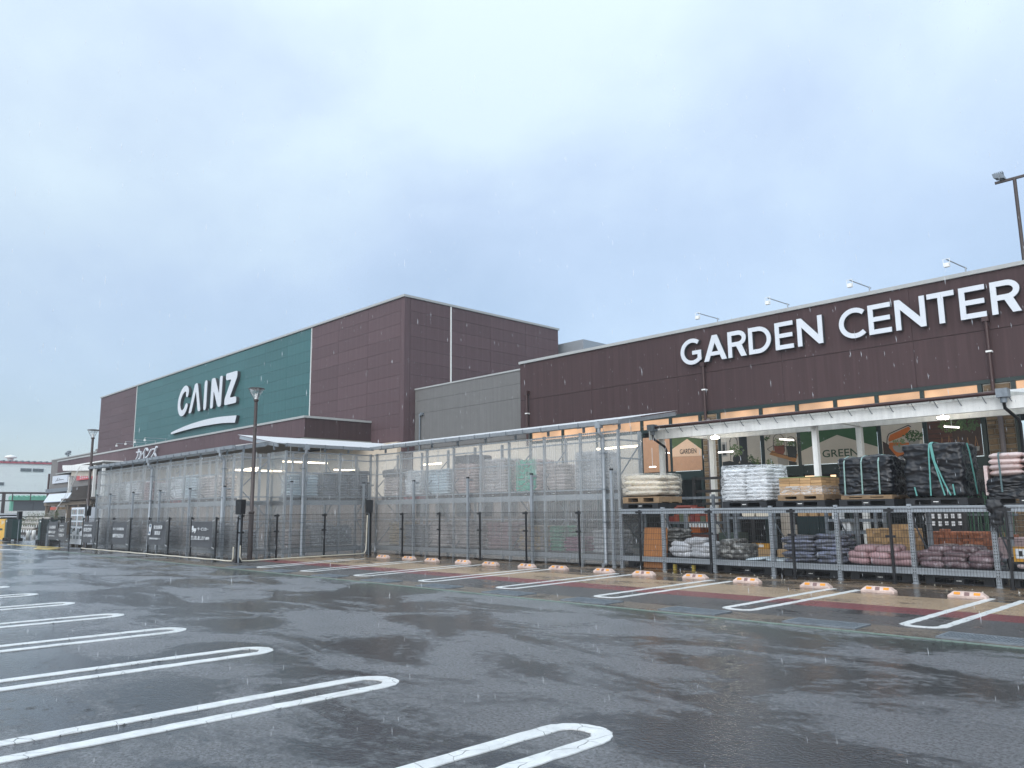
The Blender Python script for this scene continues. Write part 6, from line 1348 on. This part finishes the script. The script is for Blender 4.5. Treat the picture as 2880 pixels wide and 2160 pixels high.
# parked cars: lofted bodies
def car(label, x, y, L, W_, H, col, rz, van=False):
    t = thing('parked_car', label, 'car', (x, y, 0), rz, 'cars parked beyond the flower bench'); m = mat('car_paint_'+label.split()[0], col, rough=.25, coat=1, var=.03); hl = L/2
    prof = [(-hl, .45), (-hl, .85), (-hl*.93, .98), (-hl*.62, 1.02), (-hl*.34, H*.96), (-hl*.1, H), (hl*.45, H*.985), (hl*.82, H*.80), (hl*.95, 1.0), (hl, .8), (hl*.98, .4)] if not van else [(-hl, .4), (-hl, 1.0), (-hl*.85, 1.15), (-hl*.62, H*.95), (-hl*.5, H), (hl*.9, H), (hl*.98, H*.9), (hl, .5)]
    bt = [(hl*.9, .25), (-hl*.95, .25)]
    P = prof+bt; n = len(P); b = MB(); vs = []
    for s, f in ((-1, 1), (1, 1)):
        for px, pz in P: vs.append((px, s*W_/2*(1-.16*max(0, (pz-.9)/(H-.9+.01))), pz))
    fs = [tuple(range(n)), tuple(range(2*n-1, n-1, -1))]+[(i, n+i, n+(i+1) % n, (i+1) % n) for i in range(n)]
    b.idx(vs, fs); b.build('body', m, t)
    b = MB()
    for s in (-1, 1):
        yw = lambda z: s*(W_/2*(1-.16*max(0, (z-.9)/(H-.9)))+.006)
        if van: q = [(-hl*.6, 1.1), (hl*.9, 1.1), (hl*.86, H*.9), (-hl*.45, H*.9)]
        else: q = [(-hl*.52, 1.03), (hl*.8, 1.03), (hl*.55, H*.93), (-hl*.28, H*.93)]
        b.q([(px, yw(pz), pz) for px, pz in (q if s < 0 else q[::-1])])
    b.q([(-hl*.62-.01, -W_*.4, 1.04), (-hl*.35-.01, -W_*.36, H*.93), (-hl*.35-.01, W_*.36, H*.93), (-hl*.62-.01, W_*.4, 1.04)]); b.build('glazing', dkglass, t)
    for px in (-hl*.62, hl*.62):
        for s in (-1, 1): b = MB(); b.tube([(px, s*(W_/2-.2), .32), (px, s*(W_/2+.01), .32)], .32, 16); b.build('wheel', blkr, t)
    for s in (-1, 1): b = MB(); b.box(-hl-.01, -hl+.06, s*W_*.38-.16, s*W_*.38+.16, .68, .82); b.build('headlight', white_l, t)
car('white hatchback behind the flower bench with its roof showing', -98.5, 20.3, 4.6, 1.75, 1.56, (.75, .77, .80), math.pi/2)
car('grey saloon right of the white hatchback behind the flower bench', -98.5, 25.0-.2, 4.5, 1.75, 1.50, (.20, .21, .22), math.pi/2)
car('silver van beyond the white hatchback by the guard rail', -108, 21.2, 4.4, 1.8, 1.9, (.55, .58, .60), math.pi/2, True)
# litter of pale chips at the rack foot
b = MB(); rg = random.Random(5)
for k in range(45):
    x = rg.uniform(-12, -3.4); y = rg.uniform(16.2, 17.2); s = rg.uniform(.006, .018); b.idx([(x-s, y-s, .005), (x+s, y-s*.6, .005), (x+s*.7, y+s, .005), (x-s*.6, y+s*.8, .005), (x, y, .005+s)], [(0, 1, 4), (1, 2, 4), (2, 3, 4), (3, 0, 4)])
b.build('stone_chips', cream, kind='stuff')
# drops of sleet in the air
sm_ = bpy.data.materials.new('sleet'); sm_.use_nodes = True; sb = sm_.node_tree.nodes['Principled BSDF']; sb.inputs['Base Color'].default_value = (.85, .88, .92, 1); sb.inputs['Roughness'].default_value = .3; sb.inputs['Alpha'].default_value = .42
b = MB(); rg = random.Random(11)
for k in range(5200):
    d = rg.uniform(3.5, 26); a = R_(-45.9+rg.uniform(-40, 40)); x, y, z = d*math.sin(a), d*math.cos(a), rg.uniform(.1, 1.55+d*.62)
    r = rg.uniform(.0009, .0019); h = r*rg.uniform(8, 15); tx = h*.12
    if y > 16.5: continue
    b.idx([(x, y, z-h), (x+r, y, z), (x, y+r, z), (x-r, y, z), (x, y-r, z), (x-tx, y, z+h)], [(0, 2, 1), (0, 3, 2), (0, 4, 3), (0, 1, 4), (5, 1, 2), (5, 2, 3), (5, 3, 4), (5, 4, 1)])
b.build('falling_sleet', sm_, kind='stuff')
for o in list(bpy.data.objects):
    if o.type == 'MESH' and o.parent is None and 'label' not in o and 'kind' not in o: print('UNTAGGED', o.name)

# ------------------------------------------------------------------ rain haze
hz = bpy.data.materials.new('rain_haze'); hz.use_nodes = True; t = hz.node_tree; t.nodes.clear()
o_ = t.nodes.new('ShaderNodeOutputMaterial'); pv = t.nodes.new('ShaderNodeVolumePrincipled'); pv.inputs['Density'].default_value = .0009; pv.inputs['Color'].default_value = (.90, .95, 1, 1)
link(t, pv.outputs[0], o_.inputs['Volume'])
b = MB(); b.box(-704, 504, -304, 804, -1.0, 16.5); b.build('haze', hz, kind='stuff')
